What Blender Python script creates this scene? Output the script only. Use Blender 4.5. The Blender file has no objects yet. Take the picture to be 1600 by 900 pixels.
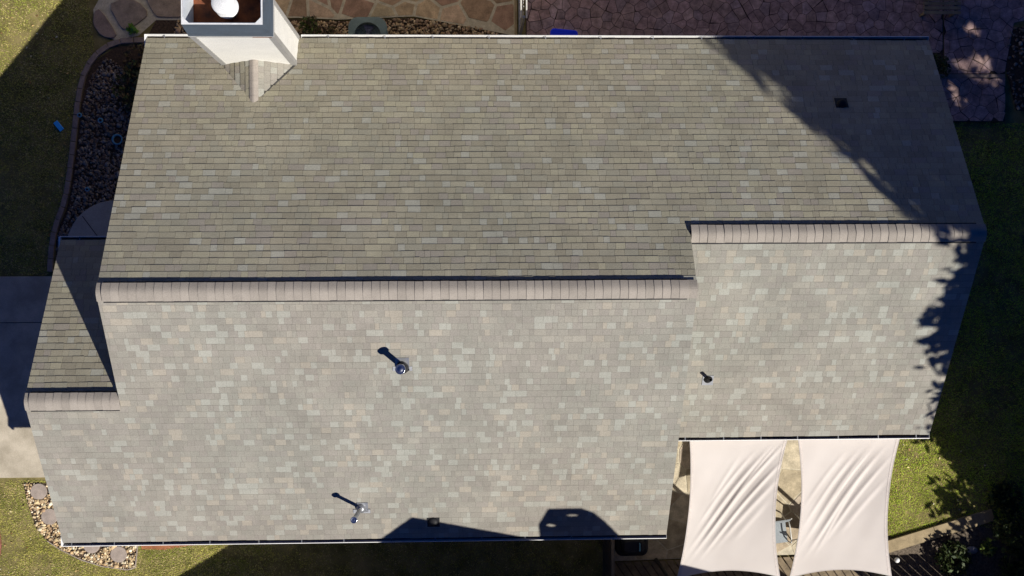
import bpy, bmesh, math, random
import numpy as np
from mathutils import Vector, Matrix
random.seed(7); rng = np.random.default_rng(7)
scene = bpy.context.scene
col = scene.collection
R = math.radians

# ------------------------------------------------------------------ camera
cam_d = bpy.data.cameras.new('camera'); cam = bpy.data.objects.new('camera', cam_d); col.objects.link(cam)
cam_d.sensor_width = 36.0; cam_d.lens = 41.54; cam_d.clip_end = 1000; cam_d.clip_start = 0.1
CAM_H = 27.498
rows = [[0.99925327, -0.00493218, 0.03832209], [0.00526087, 0.9999502, -0.00848095], [-0.03827835, 0.00867623, 0.99922945]]
cam.matrix_world = Matrix.Translation((0, 0, CAM_H)) @ Matrix(rows).transposed().to_4x4()
scene.camera = cam

# ------------------------------------------------------------------ sky, sun, exposure
AZ, EL = R(47.8), R(46.3)
SUN = Vector((math.cos(EL)*math.sin(AZ), -math.cos(EL)*math.cos(AZ), math.sin(EL)))
world = bpy.data.worlds.new('World'); scene.world = world; world.use_nodes = True
wn = world.node_tree.nodes; wl = world.node_tree.links
sky = wn.new('ShaderNodeTexSky'); sky.sky_type = 'NISHITA'; sky.sun_disc = False
sky.sun_elevation = EL; sky.sun_rotation = math.atan2(SUN.x, SUN.y); sky.air_density = 0.7; sky.dust_density = 0.0; sky.ozone_density = 4.0
tint = wn.new('ShaderNodeMix'); tint.data_type = 'RGBA'; tint.blend_type = 'MULTIPLY'; tint.inputs[0].default_value = 1.0; tint.inputs[7].default_value = (.05, .36, .95, 1)   # deep clear blue
wl.new(sky.outputs[0], tint.inputs[6]); wl.new(tint.outputs[2], wn['Background'].inputs[0]); wn['Background'].inputs[1].default_value = 0.05
sun_d = bpy.data.lights.new('sun', 'SUN'); sun_d.energy = 5.0; sun_d.angle = R(0.53); sun_d.color = (1.0, 0.95, 0.87)
sun = bpy.data.objects.new('sun', sun_d); col.objects.link(sun)
sun.rotation_euler = (-SUN).to_track_quat('-Z', 'Y').to_euler(); sun.location = SUN*60
vs = scene.view_settings; vs.view_transform = 'Standard'; vs.look = 'None'; vs.gamma = 1.0; vs.exposure = 0.25

# ------------------------------------------------------------------ helpers
W = {}                                               # world origin of every object (no rotation on parents)
def link(o, parent, origin):
    col.objects.link(o); o.parent = parent
    p = W[parent] if parent else Vector((0, 0, 0))
    W[o] = Vector(origin); o.location = W[o] - p
    return o
def tag(o, label=None, cat=None, group=None, kind=None):
    if label: o['label'] = label
    if cat: o['category'] = cat
    if group: o['group'] = group
    if kind: o['kind'] = kind
    return o
def empty(name, loc, label, cat, group=None):
    o = bpy.data.objects.new(name, None); o.empty_display_size = .2
    link(o, None, loc); return tag(o, label, cat, group)
class MB:
    def __init__(s): s.v = []; s.f = []
    def add(s, v, f):
        b = len(s.v); s.v += [tuple(p) for p in v]; s.f += [tuple(b+i for i in q) for q in f]; return s
    def box(s, x0, x1, y0, y1, z0, z1):
        return s.add([(x0,y0,z0),(x1,y0,z0),(x1,y1,z0),(x0,y1,z0),(x0,y0,z1),(x1,y0,z1),(x1,y1,z1),(x0,y1,z1)],
                     [(3,2,1,0),(4,5,6,7),(0,1,5,4),(1,2,6,5),(2,3,7,6),(3,0,4,7)])
    def bar(s, a, b, w, h, up=(0, 0, 1)):              # box beam between two points
        a = Vector(a); b = Vector(b); d = (b-a).normalized(); u = Vector(up)
        if abs(d.dot(u)) > .98: u = Vector((0, 1, 0))
        r = d.cross(u).normalized()*w/2; t = r.cross(d).normalized()*h/2
        v = [a-r-t, a+r-t, a+r+t, a-r+t, b-r-t, b+r-t, b+r+t, b-r+t]
        return s.add(v, [(0,1,2,3),(7,6,5,4),(0,4,5,1),(1,5,6,2),(2,6,7,3),(3,7,4,0)])
    def tube(s, pts, rad, n=10):
        pts = [Vector(p) for p in pts]; rad = rad if isinstance(rad, (list, tuple)) else [rad]*len(pts)
        base = []; V = []; F = []
        for i, p in enumerate(pts):
            d = (pts[min(i+1, len(pts)-1)] - pts[max(i-1, 0)]).normalized()
            u = Vector((1, 0, 0)) if abs(d.x) < .9 else Vector((0, 1, 0))
            r = d.cross(u).normalized(); t = d.cross(r)
            for k in range(n):
                a = 2*math.pi*k/n; V.append(p + (r*math.cos(a) + t*math.sin(a))*rad[i])
        for i in range(len(pts)-1):
            for k in range(n):
                k2 = (k+1) % n; F.append((i*n+k, i*n+k2, (i+1)*n+k2, (i+1)*n+k))
        F.append(tuple(range(n-1, -1, -1))); F.append(tuple((len(pts)-1)*n+k for k in range(n)))
        return s.add(V, F)
    def lathe(s, c, prof, n=20, sx=1, sy=1):          # prof: (radius, z)
        c = Vector(c); V = []; F = []
        for r, z in prof:
            for k in range(n):
                a = 2*math.pi*k/n; V.append(c + Vector((r*math.cos(a)*sx, r*math.sin(a)*sy, z)))
        for i in range(len(prof)-1):
            for k in range(n):
                k2 = (k+1) % n; F.append((i*n+k, i*n+k2, (i+1)*n+k2, (i+1)*n+k))
        F.append(tuple(range(n-1, -1, -1))); F.append(tuple((len(prof)-1)*n+k for k in range(n)))
        return s.add(V, F)
    def prism(s, poly, z0, z1, bev=0.0, inset=None):   # poly: xy ring ccw ; optional bevelled top edge
        n = len(poly); V = [(x, y, z0) for x, y in poly]
        if bev:
            V += [(x, y, z1-bev) for x, y in poly]
            top = offset_poly(poly, -(inset if inset else bev)); V += [(x, y, z1) for x, y in top]; L = 3
        else: V += [(x, y, z1) for x, y in poly]; L = 2
        F = [tuple(range(n-1, -1, -1)), tuple((L-1)*n+k for k in range(n))]
        for l in range(L-1):
            for k in range(n): F.append((l*n+k, l*n+(k+1) % n, (l+1)*n+(k+1) % n, (l+1)*n+k))
        return s.add(V, F)
    def extrude(s, ring, vec):                         # ring of 3d points
        n = len(ring); vec = Vector(vec); V = [Vector(p) for p in ring]; V += [p+vec for p in V]
        F = [tuple(range(n)), tuple(range(2*n-1, n-1, -1))] + [(k, n+k, n+(k+1) % n, (k+1) % n) for k in range(n)]
        return s.add(V, F)
    def build(s, name, mat, parent=None, origin=None, smooth=False, recalc=True):
        me = bpy.data.meshes.new(name)
        if origin is None:
            a = np.array(s.v); origin = tuple((a.min(0)+a.max(0))/2)
        o3 = Vector(origin)
        me.from_pydata([tuple(Vector(p)-o3) for p in s.v], [], s.f)
        if recalc:
            bm = bmesh.new(); bm.from_mesh(me); bmesh.ops.recalc_face_normals(bm, faces=bm.faces); bm.to_mesh(me); bm.free()
        if smooth: me.polygons.foreach_set('use_smooth', [True]*len(me.polygons))
        if mat: me.materials.append(mat)
        o = bpy.data.objects.new(name, me)
        return link(o, parent, origin)
def offset_poly(poly, d):                              # ccw ring, d<0 shrinks
    n = len(poly); out = []
    for i in range(n):
        p0 = Vector(poly[i-1]); p1 = Vector(poly[i]); p2 = Vector(poly[(i+1) % n])
        e1 = (p1-p0); e2 = (p2-p1)
        if e1.length < 1e-6 or e2.length < 1e-6: out.append(tuple(p1)); continue
        e1.normalize(); e2.normalize()
        n1 = Vector((e1.y, -e1.x)); n2 = Vector((e2.y, -e2.x)); b = n1+n2
        if b.length < 1e-4: b = n1.copy()
        b.normalize(); k = max(.45, b.dot(n1)); q = p1 + b*(d/k); out.append((q.x, q.y))
    return out
def clip(poly, nx, ny, c):                             # keep nx*x+ny*y<=c
    out = []
    for i in range(len(poly)):
        a = poly[i]; b = poly[(i+1) % len(poly)]
        da = nx*a[0]+ny*a[1]-c; db = nx*b[0]+ny*b[1]-c
        if da <= 0: out.append(a)
        if da*db < 0:
            t = da/(da-db); out.append((a[0]+(b[0]-a[0])*t, a[1]+(b[1]-a[1])*t))
    return out
def area(p): return .5*sum(p[i-1][0]*p[i][1]-p[i][0]*p[i-1][1] for i in range(len(p)))
def ccw(p): return p if area(p) > 0 else p[::-1]
def cells(poly, size, jit=.42):                        # voronoi cells of a convex-ish region
    poly = ccw(poly); xs = [p[0] for p in poly]; ys = [p[1] for p in poly]; pts = []
    y = min(ys)-size; k = 0
    while y < max(ys)+size:
        x = min(xs)-size + (size*.5 if k % 2 else 0)
        while x < max(xs)+size:
            pts.append((x+random.uniform(-jit, jit)*size, y+random.uniform(-jit, jit)*size)); x += size
        y += size*.9; k += 1
    out = []
    for i, a in enumerate(pts):
        c = poly
        for j, b in enumerate(pts):
            if i == j or abs(a[0]-b[0]) > 2.6*size or abs(a[1]-b[1]) > 2.6*size: continue
            nx, ny = b[0]-a[0], b[1]-a[1]; c = clip(c, nx, ny, (b[0]**2+b[1]**2-a[0]**2-a[1]**2)/2)
            if len(c) < 3: break
        if len(c) >= 3 and abs(area(c)) > .03*size*size: out.append(ccw(c))
    return out
def clean(poly, tol):                                  # drop near-duplicate corners
    out = []
    for p in poly:
        if not out or math.dist(p, out[-1]) > tol: out.append(p)
    if len(out) > 3 and math.dist(out[0], out[-1]) < tol: out.pop()
    return out
def round_poly(poly, it=1):
    for _ in range(it):
        q = []
        for i in range(len(poly)):
            a = poly[i]; b = poly[(i+1) % len(poly)]
            q += [(a[0]*.78+b[0]*.22, a[1]*.78+b[1]*.22), (a[0]*.22+b[0]*.78, a[1]*.22+b[1]*.78)]
        poly = q
    return poly
def inpoly(x, y, poly):
    c = False; n = len(poly)
    for i in range(n):
        x1, y1 = poly[i]; x2, y2 = poly[i-1]
        if (y1 > y) != (y2 > y) and x < (x2-x1)*(y-y1)/(y2-y1)+x1: c = not c
    return c

# ------------------------------------------------------------------ materials
def mat(name, c, rough=.85, var=.15, scale=8.0, c2=None, bump=0.0, bscale=60.0, metal=0.0, spec=.3, src=None, detail=5.0, mixlo=.35, mixhi=.7, drift=False):
    m = bpy.data.materials.new(name); m.use_nodes = True; nt = m.node_tree; N = nt.nodes; L = nt.links
    b = N['Principled BSDF']; b.inputs['Roughness'].default_value = rough; b.inputs['Metallic'].default_value = metal
    b.inputs['Specular IOR Level'].default_value = spec
    tc = N.new('ShaderNodeNewGeometry'); co = tc.outputs['Position']
    no = N.new('ShaderNodeTexNoise'); no.inputs['Scale'].default_value = scale; no.inputs['Detail'].default_value = detail; no.inputs['Roughness'].default_value = .62
    L.new(co, no.inputs['Vector'])
    mr = N.new('ShaderNodeMapRange'); mr.inputs[1].default_value = mixlo; mr.inputs[2].default_value = mixhi; L.new(no.outputs['Fac'], mr.inputs[0])
    mx = N.new('ShaderNodeMix'); mx.data_type = 'RGBA'
    if src == 'attr':
        at = N.new('ShaderNodeAttribute'); at.attribute_name = 'tint'; base = at.outputs['Color']
    elif src == 'objattr':
        a1 = N.new('ShaderNodeObjectInfo'); a2 = N.new('ShaderNodeAttribute'); a2.attribute_name = 'tint'
        at = N.new('ShaderNodeMix'); at.data_type = 'RGBA'; at.blend_type = 'MULTIPLY'; at.inputs[0].default_value = 1; L.new(a1.outputs['Color'], at.inputs[6]); L.new(a2.outputs['Color'], at.inputs[7]); base = at.outputs[2]
    elif src == 'obj':
        at = N.new('ShaderNodeObjectInfo'); base = at.outputs['Color']
    else: base = None
    if base:
        lo = N.new('ShaderNodeMix'); lo.data_type = 'RGBA'; lo.blend_type = 'MULTIPLY'; lo.inputs[0].default_value = 1; L.new(base, lo.inputs[6]); k = 1-var; lo.inputs[7].default_value = (k, k, k, 1)
        hi = N.new('ShaderNodeMix'); hi.data_type = 'RGBA'; hi.blend_type = 'MULTIPLY'; hi.inputs[0].default_value = 1; L.new(base, hi.inputs[6]); k = 1+var; hi.inputs[7].default_value = (k, k, k, 1)
        L.new(lo.outputs[2], mx.inputs[6]); L.new(hi.outputs[2], mx.inputs[7])
    else:
        mx.inputs[6].default_value = (*[v*(1-var) for v in c], 1)
        mx.inputs[7].default_value = (*(c2 if c2 else [min(1, v*(1+var)) for v in c]), 1)
    L.new(mr.outputs[0], mx.inputs[0])
    out = mx.outputs[2]
    if drift:                                           # slow change of tone across the surface (weathering)
        n3 = N.new('ShaderNodeTexNoise'); n3.inputs['Scale'].default_value = .28; n3.inputs['Detail'].default_value = 3; L.new(co, n3.inputs['Vector'])
        r3 = N.new('ShaderNodeMapRange'); r3.inputs[1].default_value = .35; r3.inputs[2].default_value = .65; L.new(n3.outputs['Fac'], r3.inputs[0])
        t3 = N.new('ShaderNodeMix'); t3.data_type = 'RGBA'; t3.inputs[6].default_value = (.975, .995, .99, 1); t3.inputs[7].default_value = (1.015, 1.0, .985, 1); L.new(r3.outputs[0], t3.inputs[0])
        u3 = N.new('ShaderNodeMix'); u3.data_type = 'RGBA'; u3.blend_type = 'MULTIPLY'; u3.inputs[0].default_value = 1; L.new(out, u3.inputs[6]); L.new(t3.outputs[2], u3.inputs[7]); out = u3.outputs[2]
    # fine grain
    n2 = N.new('ShaderNodeTexNoise'); n2.inputs['Scale'].default_value = bscale; n2.inputs['Detail'].default_value = 3; L.new(co, n2.inputs['Vector'])
    m2 = N.new('ShaderNodeMapRange'); m2.inputs[3].default_value = .86; m2.inputs[4].default_value = 1.14; m2.inputs[1].default_value = .3; m2.inputs[2].default_value = .7; L.new(n2.outputs['Fac'], m2.inputs[0])
    mg = N.new('ShaderNodeMix'); mg.data_type = 'RGBA'; mg.blend_type = 'MULTIPLY'; mg.inputs[0].default_value = 1.0 if metal < .5 else 0
    L.new(out, mg.inputs[6]); L.new(m2.outputs[0], mg.inputs[7]); L.new(mg.outputs[2], b.inputs['Base Color'])
    if bump:
        bp = N.new('ShaderNodeBump'); bp.inputs['Strength'].default_value = bump; bp.inputs['Distance'].default_value = .01
        L.new(n2.outputs['Fac'], bp.inputs['Height']); L.new(bp.outputs[0], b.inputs['Normal'])
    return m
M = dict(
    shingle=mat('asphalt_shingle', (1, 1, 1), .95, .10, 1.1, src='attr', bump=.3, bscale=55, spec=.15, drift=True),
    shingle_one=mat('asphalt_shingle_single', (1, 1, 1), .95, .10, 1.1, src='objattr', bump=.3, bscale=55, spec=.15, drift=True),
    cap=mat('ridge_cap_shingle', (1, 1, 1), .95, .06, 5, src='obj', bump=.25, bscale=70, spec=.15),
    felt=mat('roof_felt', (.06, .058, .055), .95, .2),
    vent=mat('black_vent_plastic', (.012, .012, .014), .6, .1),
    white=mat('white_gutter_paint', (.82, .82, .80), .35, .04, 3, spec=.4),
    trim=mat('grey_trim_board', (.36, .355, .34), .6, .08, 4),
    siding=mat('white_lap_siding', (.80, .79, .74), .55, .05, 2),
    wall=mat('cream_wall_siding', (.62, .60, .54), .7, .06, 2),
    shroud=mat('slate_blue_painted_metal', (.075, .105, .145), .5, .15, 3),
    bright=mat('bright_galvanized_metal', (.62, .65, .69), .22, .08, 6, metal=1.0),
    liner=mat('pale_inner_metal', (.62, .66, .70), .5, .08, 6),
    galv=mat('galvanized_metal', (.33, .34, .36), .45, .15, 6, metal=.7),
    rust=mat('rusted_pan', (.36, .11, .04), .8, .3, 4, c2=(.05, .02, .015)),
    capwhite=mat('white_flue_cap', (.66, .67, .68), .35, .05, 4),
    blackmetal=mat('black_metal', (.02, .02, .022), .5, .2),
    lead=mat('lead_flashing', (.30, .31, .33), .6, .15, 8),
    glass=mat('window_glass', (.02, .025, .03), .08, .1, spec=.6),
    lawn=mat('lawn_soil', (.15, .135, .04), .95, .3, 2.2, c2=(.26, .21, .09), bump=.5, bscale=35),
    grass=mat('grass_blade', (1, 1, 1), .8, .12, 1.6, src='attr', spec=.2),
    concrete=mat('driveway_concrete', (.40, .35, .265), .9, .16, 1.6, c2=(.53, .47, .37), bump=.2, bscale=90),
    pad=mat('landing_concrete', (.36, .34, .30), .9, .1, 3),
    brick=mat('edging_brick', (.27, .21, .18), .9, .2, 9, bump=.3),
    soil=mat('dark_mulch', (.06, .042, .03), .95, .4, 22, c2=(.11, .07, .045), bump=.6, bscale=60),
    clay=mat('red_clay_soil', (.30, .12, .055), .95, .25, 9, bump=.4),
    pebble=mat('river_pebble', (1, 1, 1), .75, .12, 14, src='attr', spec=.3),
    paver=mat('round_paver', (.33, .275, .235), .9, .14, 7, bump=.3, bscale=80),
    mortar=mat('pale_mortar', (.50, .45, .34), .95, .2, 9),
    flag=mat('flagstone', (1, 1, 1), .85, .28, 4.5, src='obj', bump=.35, bscale=40),
    stamped=mat('stamped_concrete', (1, 1, 1), .8, .36, 5.5, src='obj', bump=.4, bscale=30),
    joint=mat('stamped_joint', (.055, .04, .033), .95, .2, 9),
    sail=None,
    wood=mat('weathered_wood', (.20, .155, .10), .85, .3, 6, bump=.3, bscale=50),
    darkwood=mat('dark_stained_wood', (.09, .065, .045), .8, .3, 6, bump=.3, bscale=50),
    timber=mat('timber_edging', (.30, .235, .14), .85, .2, 5, bump=.3),
    bark=mat('bark', (.09, .065, .045), .95, .3, 9, bump=.8, bscale=25),
    leaf=mat('leaf', (1, 1, 1), .6, .15, 2, src='attr', spec=.3),
    ac=mat('green_grey_enamel', (.16, .22, .22), .45, .12, 5),
    acblade=mat('fan_blade_metal', (.16, .17, .24), .4, .1, 5),
    blue=mat('blue_plastic', (.008, .035, .85), .4, .05, 4),
    bluecard=mat('bright_blue_plastic', (.05, .42, .95), .5, .05, 4),
    cyan=mat('pale_blue_plastic', (.12, .32, .45), .4, .1, 5),
    chair=mat('grey_sling_fabric', (.28, .31, .33), .8, .08, 10),
    chairmetal=mat('pale_tube_metal', (.55, .54, .50), .4, .1, 8),
    globe=mat('white_globe', (.85, .86, .86), .3, .03, 4),
    rock=mat('grey_rock', (.30, .29, .30), .9, .25, 8, bump=.5),
    mulch=mat('red_mulch', (.27, .09, .07), .95, .3, 14, c2=(.36, .15, .12), bump=.6, bscale=60),
    path=mat('brown_gravel_path', (.10, .08, .06), .95, .4, 20, c2=(.20, .16, .12), bump=.5, bscale=50),
    bouncewall=mat('cream_bounce_siding', (.84, .75, .58), .7, .06, 2),
    nroof=mat('neighbour_roof', (.12, .11, .10), .9, .2, 3), nwall=mat('neighbour_wall', (.42, .40, .36), .8, .1, 2),
    cover=mat('black_grill_cover', (.012, .013, .018), .55, .2, 6),
)
# woven shade cloth: lets part of the light through
ms = bpy.data.materials.new('shade_cloth'); ms.use_nodes = True; nt = ms.node_tree; N = nt.nodes; L = nt.links
b = N['Principled BSDF']; b.inputs['Roughness'].default_value = .75; b.inputs['Specular IOR Level'].default_value = .25
g = N.new('ShaderNodeNewGeometry'); n1 = N.new('ShaderNodeTexNoise'); n1.inputs['Scale'].default_value = 1.4; L.new(g.outputs['Position'], n1.inputs['Vector'])
mx = N.new('ShaderNodeMix'); mx.data_type = 'RGBA'; mx.inputs[6].default_value = (.60, .55, .515, 1); mx.inputs[7].default_value = (.72, .67, .635, 1)
L.new(n1.outputs['Fac'], mx.inputs[0]); L.new(mx.outputs[2], b.inputs['Base Color'])
wv = N.new('ShaderNodeTexNoise'); wv.inputs['Scale'].default_value = 45; L.new(g.outputs['Position'], wv.inputs['Vector'])
bpn = N.new('ShaderNodeBump'); bpn.inputs['Strength'].default_value = .35; bpn.inputs['Distance'].default_value = .004; L.new(wv.outputs['Fac'], bpn.inputs['Height']); L.new(bpn.outputs[0], b.inputs['Normal'])
tr = N.new('ShaderNodeBsdfTranslucent'); tr.inputs[0].default_value = (.62, .52, .40, 1)
sh = N.new('ShaderNodeMixShader'); sh.inputs[0].default_value = .16
L.new(b.outputs[0], sh.inputs[1]); L.new(tr.outputs[0], sh.inputs[2]); L.new(sh.outputs[0], N['Material Output'].inputs[0])
M['sail'] = ms
M['hem'] = mat('sail_hem', (.60, .54, .50), .8, .08, 20)

def set_tint(o, tints, per):                           # tints: list of rgb, per: verts per item
    me = o.data; a = me.attributes.new('tint', 'FLOAT_COLOR', 'POINT')
    arr = np.ones((len(me.vertices), 4), dtype=np.float32)
    t = np.repeat(np.array(tints, dtype=np.float32), per, axis=0); arr[:len(t), :3] = t
    a.data.foreach_set('color', arr.ravel())
def np_mesh(name, V, F, mat_, parent=None, origin=(0, 0, 0), smooth=False):   # F: (n,k) all faces k-gons
    V = np.asarray(V, dtype=np.float64) - np.array(origin); F = np.asarray(F, dtype=np.int32)
    me = bpy.data.meshes.new(name); n, k = F.shape
    me.vertices.add(len(V)); me.vertices.foreach_set('co', V.ravel())
    me.loops.add(n*k); me.loops.foreach_set('vertex_index', F.ravel())
    me.polygons.add(n); me.polygons.foreach_set('loop_start', np.arange(0, n*k, k, dtype=np.int32))
    me.polygons.foreach_set('use_smooth', np.full(n, bool(smooth)))
    me.materials.append(mat_); me.update(calc_edges=True); me.validate()
    return link(bpy.data.objects.new(name, me), parent, origin)

# ------------------------------------------------------------------ house dimensions (metres)
PITCH = 2/3; CP = 1/math.sqrt(1+PITCH**2); SP = PITCH*CP
XL, XE, XM, XR = -6.457, -8.206, 4.097, 9.617           # left rake, garage rake, step, right rake
EZ = 3.25
YRE, YFE, YRF, YEE = 4.874, -5.309, -3.295, 0.787        # rear, front, right-front, garage-rear eaves
YR = (YRE+YFE)/2; ZR = EZ+PITCH*(YRE-YR)                 # main ridge
YR2 = (YRE+YRF)/2; ZR2 = EZ+PITCH*(YRE-YR2)              # right ridge
YR3 = (YEE+YFE)/2; ZR3 = EZ+PITCH*(YEE-YR3)              # garage ridge

# ------------------------------------------------------------------ ground and paving
def sheet(name, poly, z, m, parent=None, kind='structure', label=None):
    mb = MB(); n = len(poly); mb.add([(x, y, z) for x, y in ccw(poly)], [tuple(range(n))])
    o = mb.build(name, m, parent, recalc=False)
    if kind: o['kind'] = kind
    if label: o['label'] = label
    return o
lawn = MB()
G = 60; xs = np.concatenate([[-220, -120, -60, -30], np.linspace(-16, 18, 69), [32, 60, 120, 220]]); ys = np.concatenate([[-220, -120, -60, -30], np.linspace(-14, 12, 53), [30, 60, 120, 220]])
V = [(x, y, (math.sin(x*2.1+1)*math.cos(y*1.7)*.008-.006) if (abs(x) < 16 and abs(y) < 12) else -.006) for y in ys for x in xs]
nx = len(xs); F = [(j*nx+i, j*nx+i+1, (j+1)*nx+i+1, (j+1)*nx+i) for j in range(len(ys)-1) for i in range(nx-1)]
lawn.add(V, F); o = lawn.build('lawn', M['lawn'], None, (0, 0, 0), recalc=False); tag(o, 'patchy olive lawn around the house', None, kind='structure')

drive = [(-24, .09), (-7.6, .08), (-7.6, -4.6), (-24, -4.5)]
dr = sheet('driveway', [(-23.9, .0), (-7.7, .0), (-7.7, -4.45), (-23.9, -4.45)], .010, M['joint'], label='pale concrete driveway beside the garage end')
for x0, x1 in ((-24, -16.02), (-16, -13.02), (-13.0, -7.62)):
    for y0, y1 in ((-4.53, -.98), (-.965, .085)):
        MB().prism([(x0, y0), (x1, y0), (x1, y1), (x0, y1)], .0, .028, .006).build('concrete_slab', M['concrete'], dr)

def stones(parent, poly, size, name, palette, m, z0, z1, gap, bev, rounds=1, jit=.4):
    out = []
    for c in cells(poly, size, jit):
        c = clean(offset_poly(clean(c, .03), -gap), .03)
        if len(c) < 3 or area(c) < .12*size*size: continue
        if rounds: c = round_poly(c, rounds)
        dz = random.uniform(-.004, .004)
        o = MB().prism(c, z0, z1+dz, bev).build(name, m, parent); k = random.uniform(.82, 1.15); p = random.choice(palette)
        o.color = (p[0]*k, p[1]*k, p[2]*k, 1); out.append(o)
    return out
PF = [(.44, .33, .21), (.38, .26, .17), (.42, .34, .22), (.45, .33, .23), (.38, .24, .17)]
fp = [(-6.3, 6.02), (-3.9, 6.02), (-2.9, 5.98), (-1.2, 6.06), (1.16, 5.62), (1.16, 8.2), (-6.3, 8.2)]
fl = sheet('flagstone_patio', fp, .029, M['mortar'], label='tan flagstone patio behind the house')
stones(fl, fp, .62, 'flagstone', PF, M['flag'], .0, .034, .032, .005, 0)
PS = [(.38, .255, .235), (.35, .235, .22), (.40, .275, .245), (.36, .26, .255)]
sp = [(1.40, 5.0), (11.25, 5.0), (11.25, 8.0), (1.40, 8.0)]
st = sheet('stamped_patio', sp, .008, M['joint'], label='stamped concrete patio of rounded stone shapes')
stones(st, [(1.42, 5.25), (11.24, 5.25), (11.24, 6.85), (1.42, 6.85)], .245, 'stamped_stone', PS, M['stamped'], .0, .016, .005, .004, 0, .40)
pp = [(11.27, 4.76), (12.72, 4.76), (12.95, 5.96), (13.6, 6.1), (13.6, 8.0), (11.27, 8.0)]
pt = sheet('stamped_path', pp, .012, M['joint'], label='stamped concrete path at the right rear corner')
stones(pt, pp, .27, 'stamped_stone', PS, M['stamped'], .0, .020, .005, .004, 0, .40)
lp = [(11.0, 3.63), (12.70, 3.63), (12.70, 4.64), (11.0, 4.64)]
ld = MB().prism(ccw(lp), -.05, -.0+.10, .01).build('stamped_landing', M['joint']); tag(ld, 'lower stamped concrete landing beside the right gable', kind='structure')
stones(ld, lp, .27, 'stamped_stone', PS, M['stamped'], .05, .108, .005, .004, 0, .40)
MB().box(11.0, 12.72, 4.655, 4.745, .0, .045).build('step_edge', M['brick'], pt)
PP = [(.44, .37, .255), (.47, .41, .30), (.42, .34, .24), (.48, .40, .31)]
bp_ = [(3.35, -2.9), (9.55, -2.9), (9.75, -6.5), (3.35, -6.64)]
bpat = sheet('sail_patio', bp_, .027, M['mortar'], label='pale flagstone patio under the two shade sails')
stones(bpat, bp_, .72, 'flagstone', PP, M['flag'], .0, .034, .014, .005, 0)

# decking, boards laid on the diagonal
dk = empty('wooden_deck', (6, -7.4, 0), 'brown wooden deck of diagonal boards below the shade sails', 'deck')
rect = [(3.3, -8.0), (9.7, -8.0), (9.7, -6.55), (3.3, -6.66)]
dv = Vector((.56, -.83)); dn = Vector((.83, .56)); c0 = -4.0
while c0 < 6.5:
    q = clip(clip(rect, dn.x, dn.y, c0+.138), -dn.x, -dn.y, -c0)
    if len(q) >= 3 and abs(area(q)) > .01: MB().prism(ccw(q), .05, random.uniform(.085, .09), .004).build('deck_board', M['wood'], dk)
    c0 += .165
MB().box(3.4, 9.6, -7.9, -6.75, -.02, .048).build('deck_frame', M['darkwood'], dk)

# beds
def pebbles(name, poly, n, size, palette, label, zbase=0.01, holes=()):
    ic = bmesh.new(); bmesh.ops.create_icosphere(ic, subdivisions=1, radius=1); iv = np.array([v.co[:] for v in ic.verts]); fi = np.array([[v.index for v in f.verts] for f in ic.faces]); ic.free()
    xs = [p[0] for p in poly]; ys = [p[1] for p in poly]; V = []; F = []; T = []; k = 0; tries = 0
    while k < n and tries < n*12:
        tries += 1
        x = random.uniform(min(xs), max(xs)); y = random.uniform(min(ys), max(ys))
        if not inpoly(x, y, poly) or any((x-hx)**2+(y-hy)**2 < hr*hr for hx, hy, hr in holes): continue
        s = size*random.lognormvariate(0, .3); a = random.uniform(0, math.pi)
        sc = np.array([s*random.uniform(.9, 1.35), s*random.uniform(.7, 1.0), s*random.uniform(.5, .7)])
        v = iv*(1+rng.uniform(-.12, .12, (len(iv), 1)))*sc
        ca, sa = math.cos(a), math.sin(a); r = np.array([[ca, -sa, 0], [sa, ca, 0], [0, 0, 1]])
        V.append(v@r.T + np.array([x, y, zbase+s*.3+random.uniform(0, size*.5)])); F.append(fi+len(iv)*k)
        p = random.choice(palette); b = random.lognormvariate(0, .22); T.append((p[0]*b, p[1]*b, p[2]*b)); k += 1
    o = np_mesh(name, np.concatenate(V), np.concatenate(F), M['pebble'], None, (0, 0, 0), True); set_tint(o, T, len(iv))
    return tag(o, label, None, kind='stuff')
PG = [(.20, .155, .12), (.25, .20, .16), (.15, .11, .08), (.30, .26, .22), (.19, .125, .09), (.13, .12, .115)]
PY = [(.52, .40, .22), (.60, .48, .30), (.42, .30, .17), (.66, .58, .42), (.48, .33, .17), (.36, .24, .14)]
PB = [(.34, .24, .14), (.40, .30, .19), (.27, .18, .11), (.44, .35, .24), (.31, .21, .15)]
bedL = [(-8.0, 5.36), (-8.5, 5.0), (-8.68, 4.66), (-8.79, 4.2), (-8.86, 3.7), (-8.92, 3.1), (-8.99, 2.6), (-9.06, 2.08), (-9.16, 1.63), (-9.32, 1.26), (-9.4, .9), (-9.44, .1), (-7.7, .1), (-6.2, .8), (-6.2, 5.36)]
sheet('planting_bed', bedL, .006, M['soil'], label='dark soil of the bed left of the house')
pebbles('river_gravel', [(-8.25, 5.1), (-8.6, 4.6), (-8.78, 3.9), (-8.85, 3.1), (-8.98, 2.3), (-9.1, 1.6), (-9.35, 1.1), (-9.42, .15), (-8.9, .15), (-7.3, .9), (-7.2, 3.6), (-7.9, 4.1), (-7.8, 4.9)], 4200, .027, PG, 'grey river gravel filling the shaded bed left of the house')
bedLL = [(-10.2, -4.66), (-10.08, -5.18), (-9.94, -5.62), (-9.65, -5.99), (-9.36, -6.19), (-8.85, -6.45), (-8.42, -6.59), (-7.84, -6.68), (-7.66, -6.63), (-7.6, -6.1), (-7.6, -5.2), (-8.2, -4.66)]
STEP = [(-9.84, -4.85), (-9.60, -5.43), (-8.65, -6.10), (-8.04, -6.32)]
sheet('corner_bed', bedLL, .004, M['soil'], label='bed of yellow pebbles round the front left corner')
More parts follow.
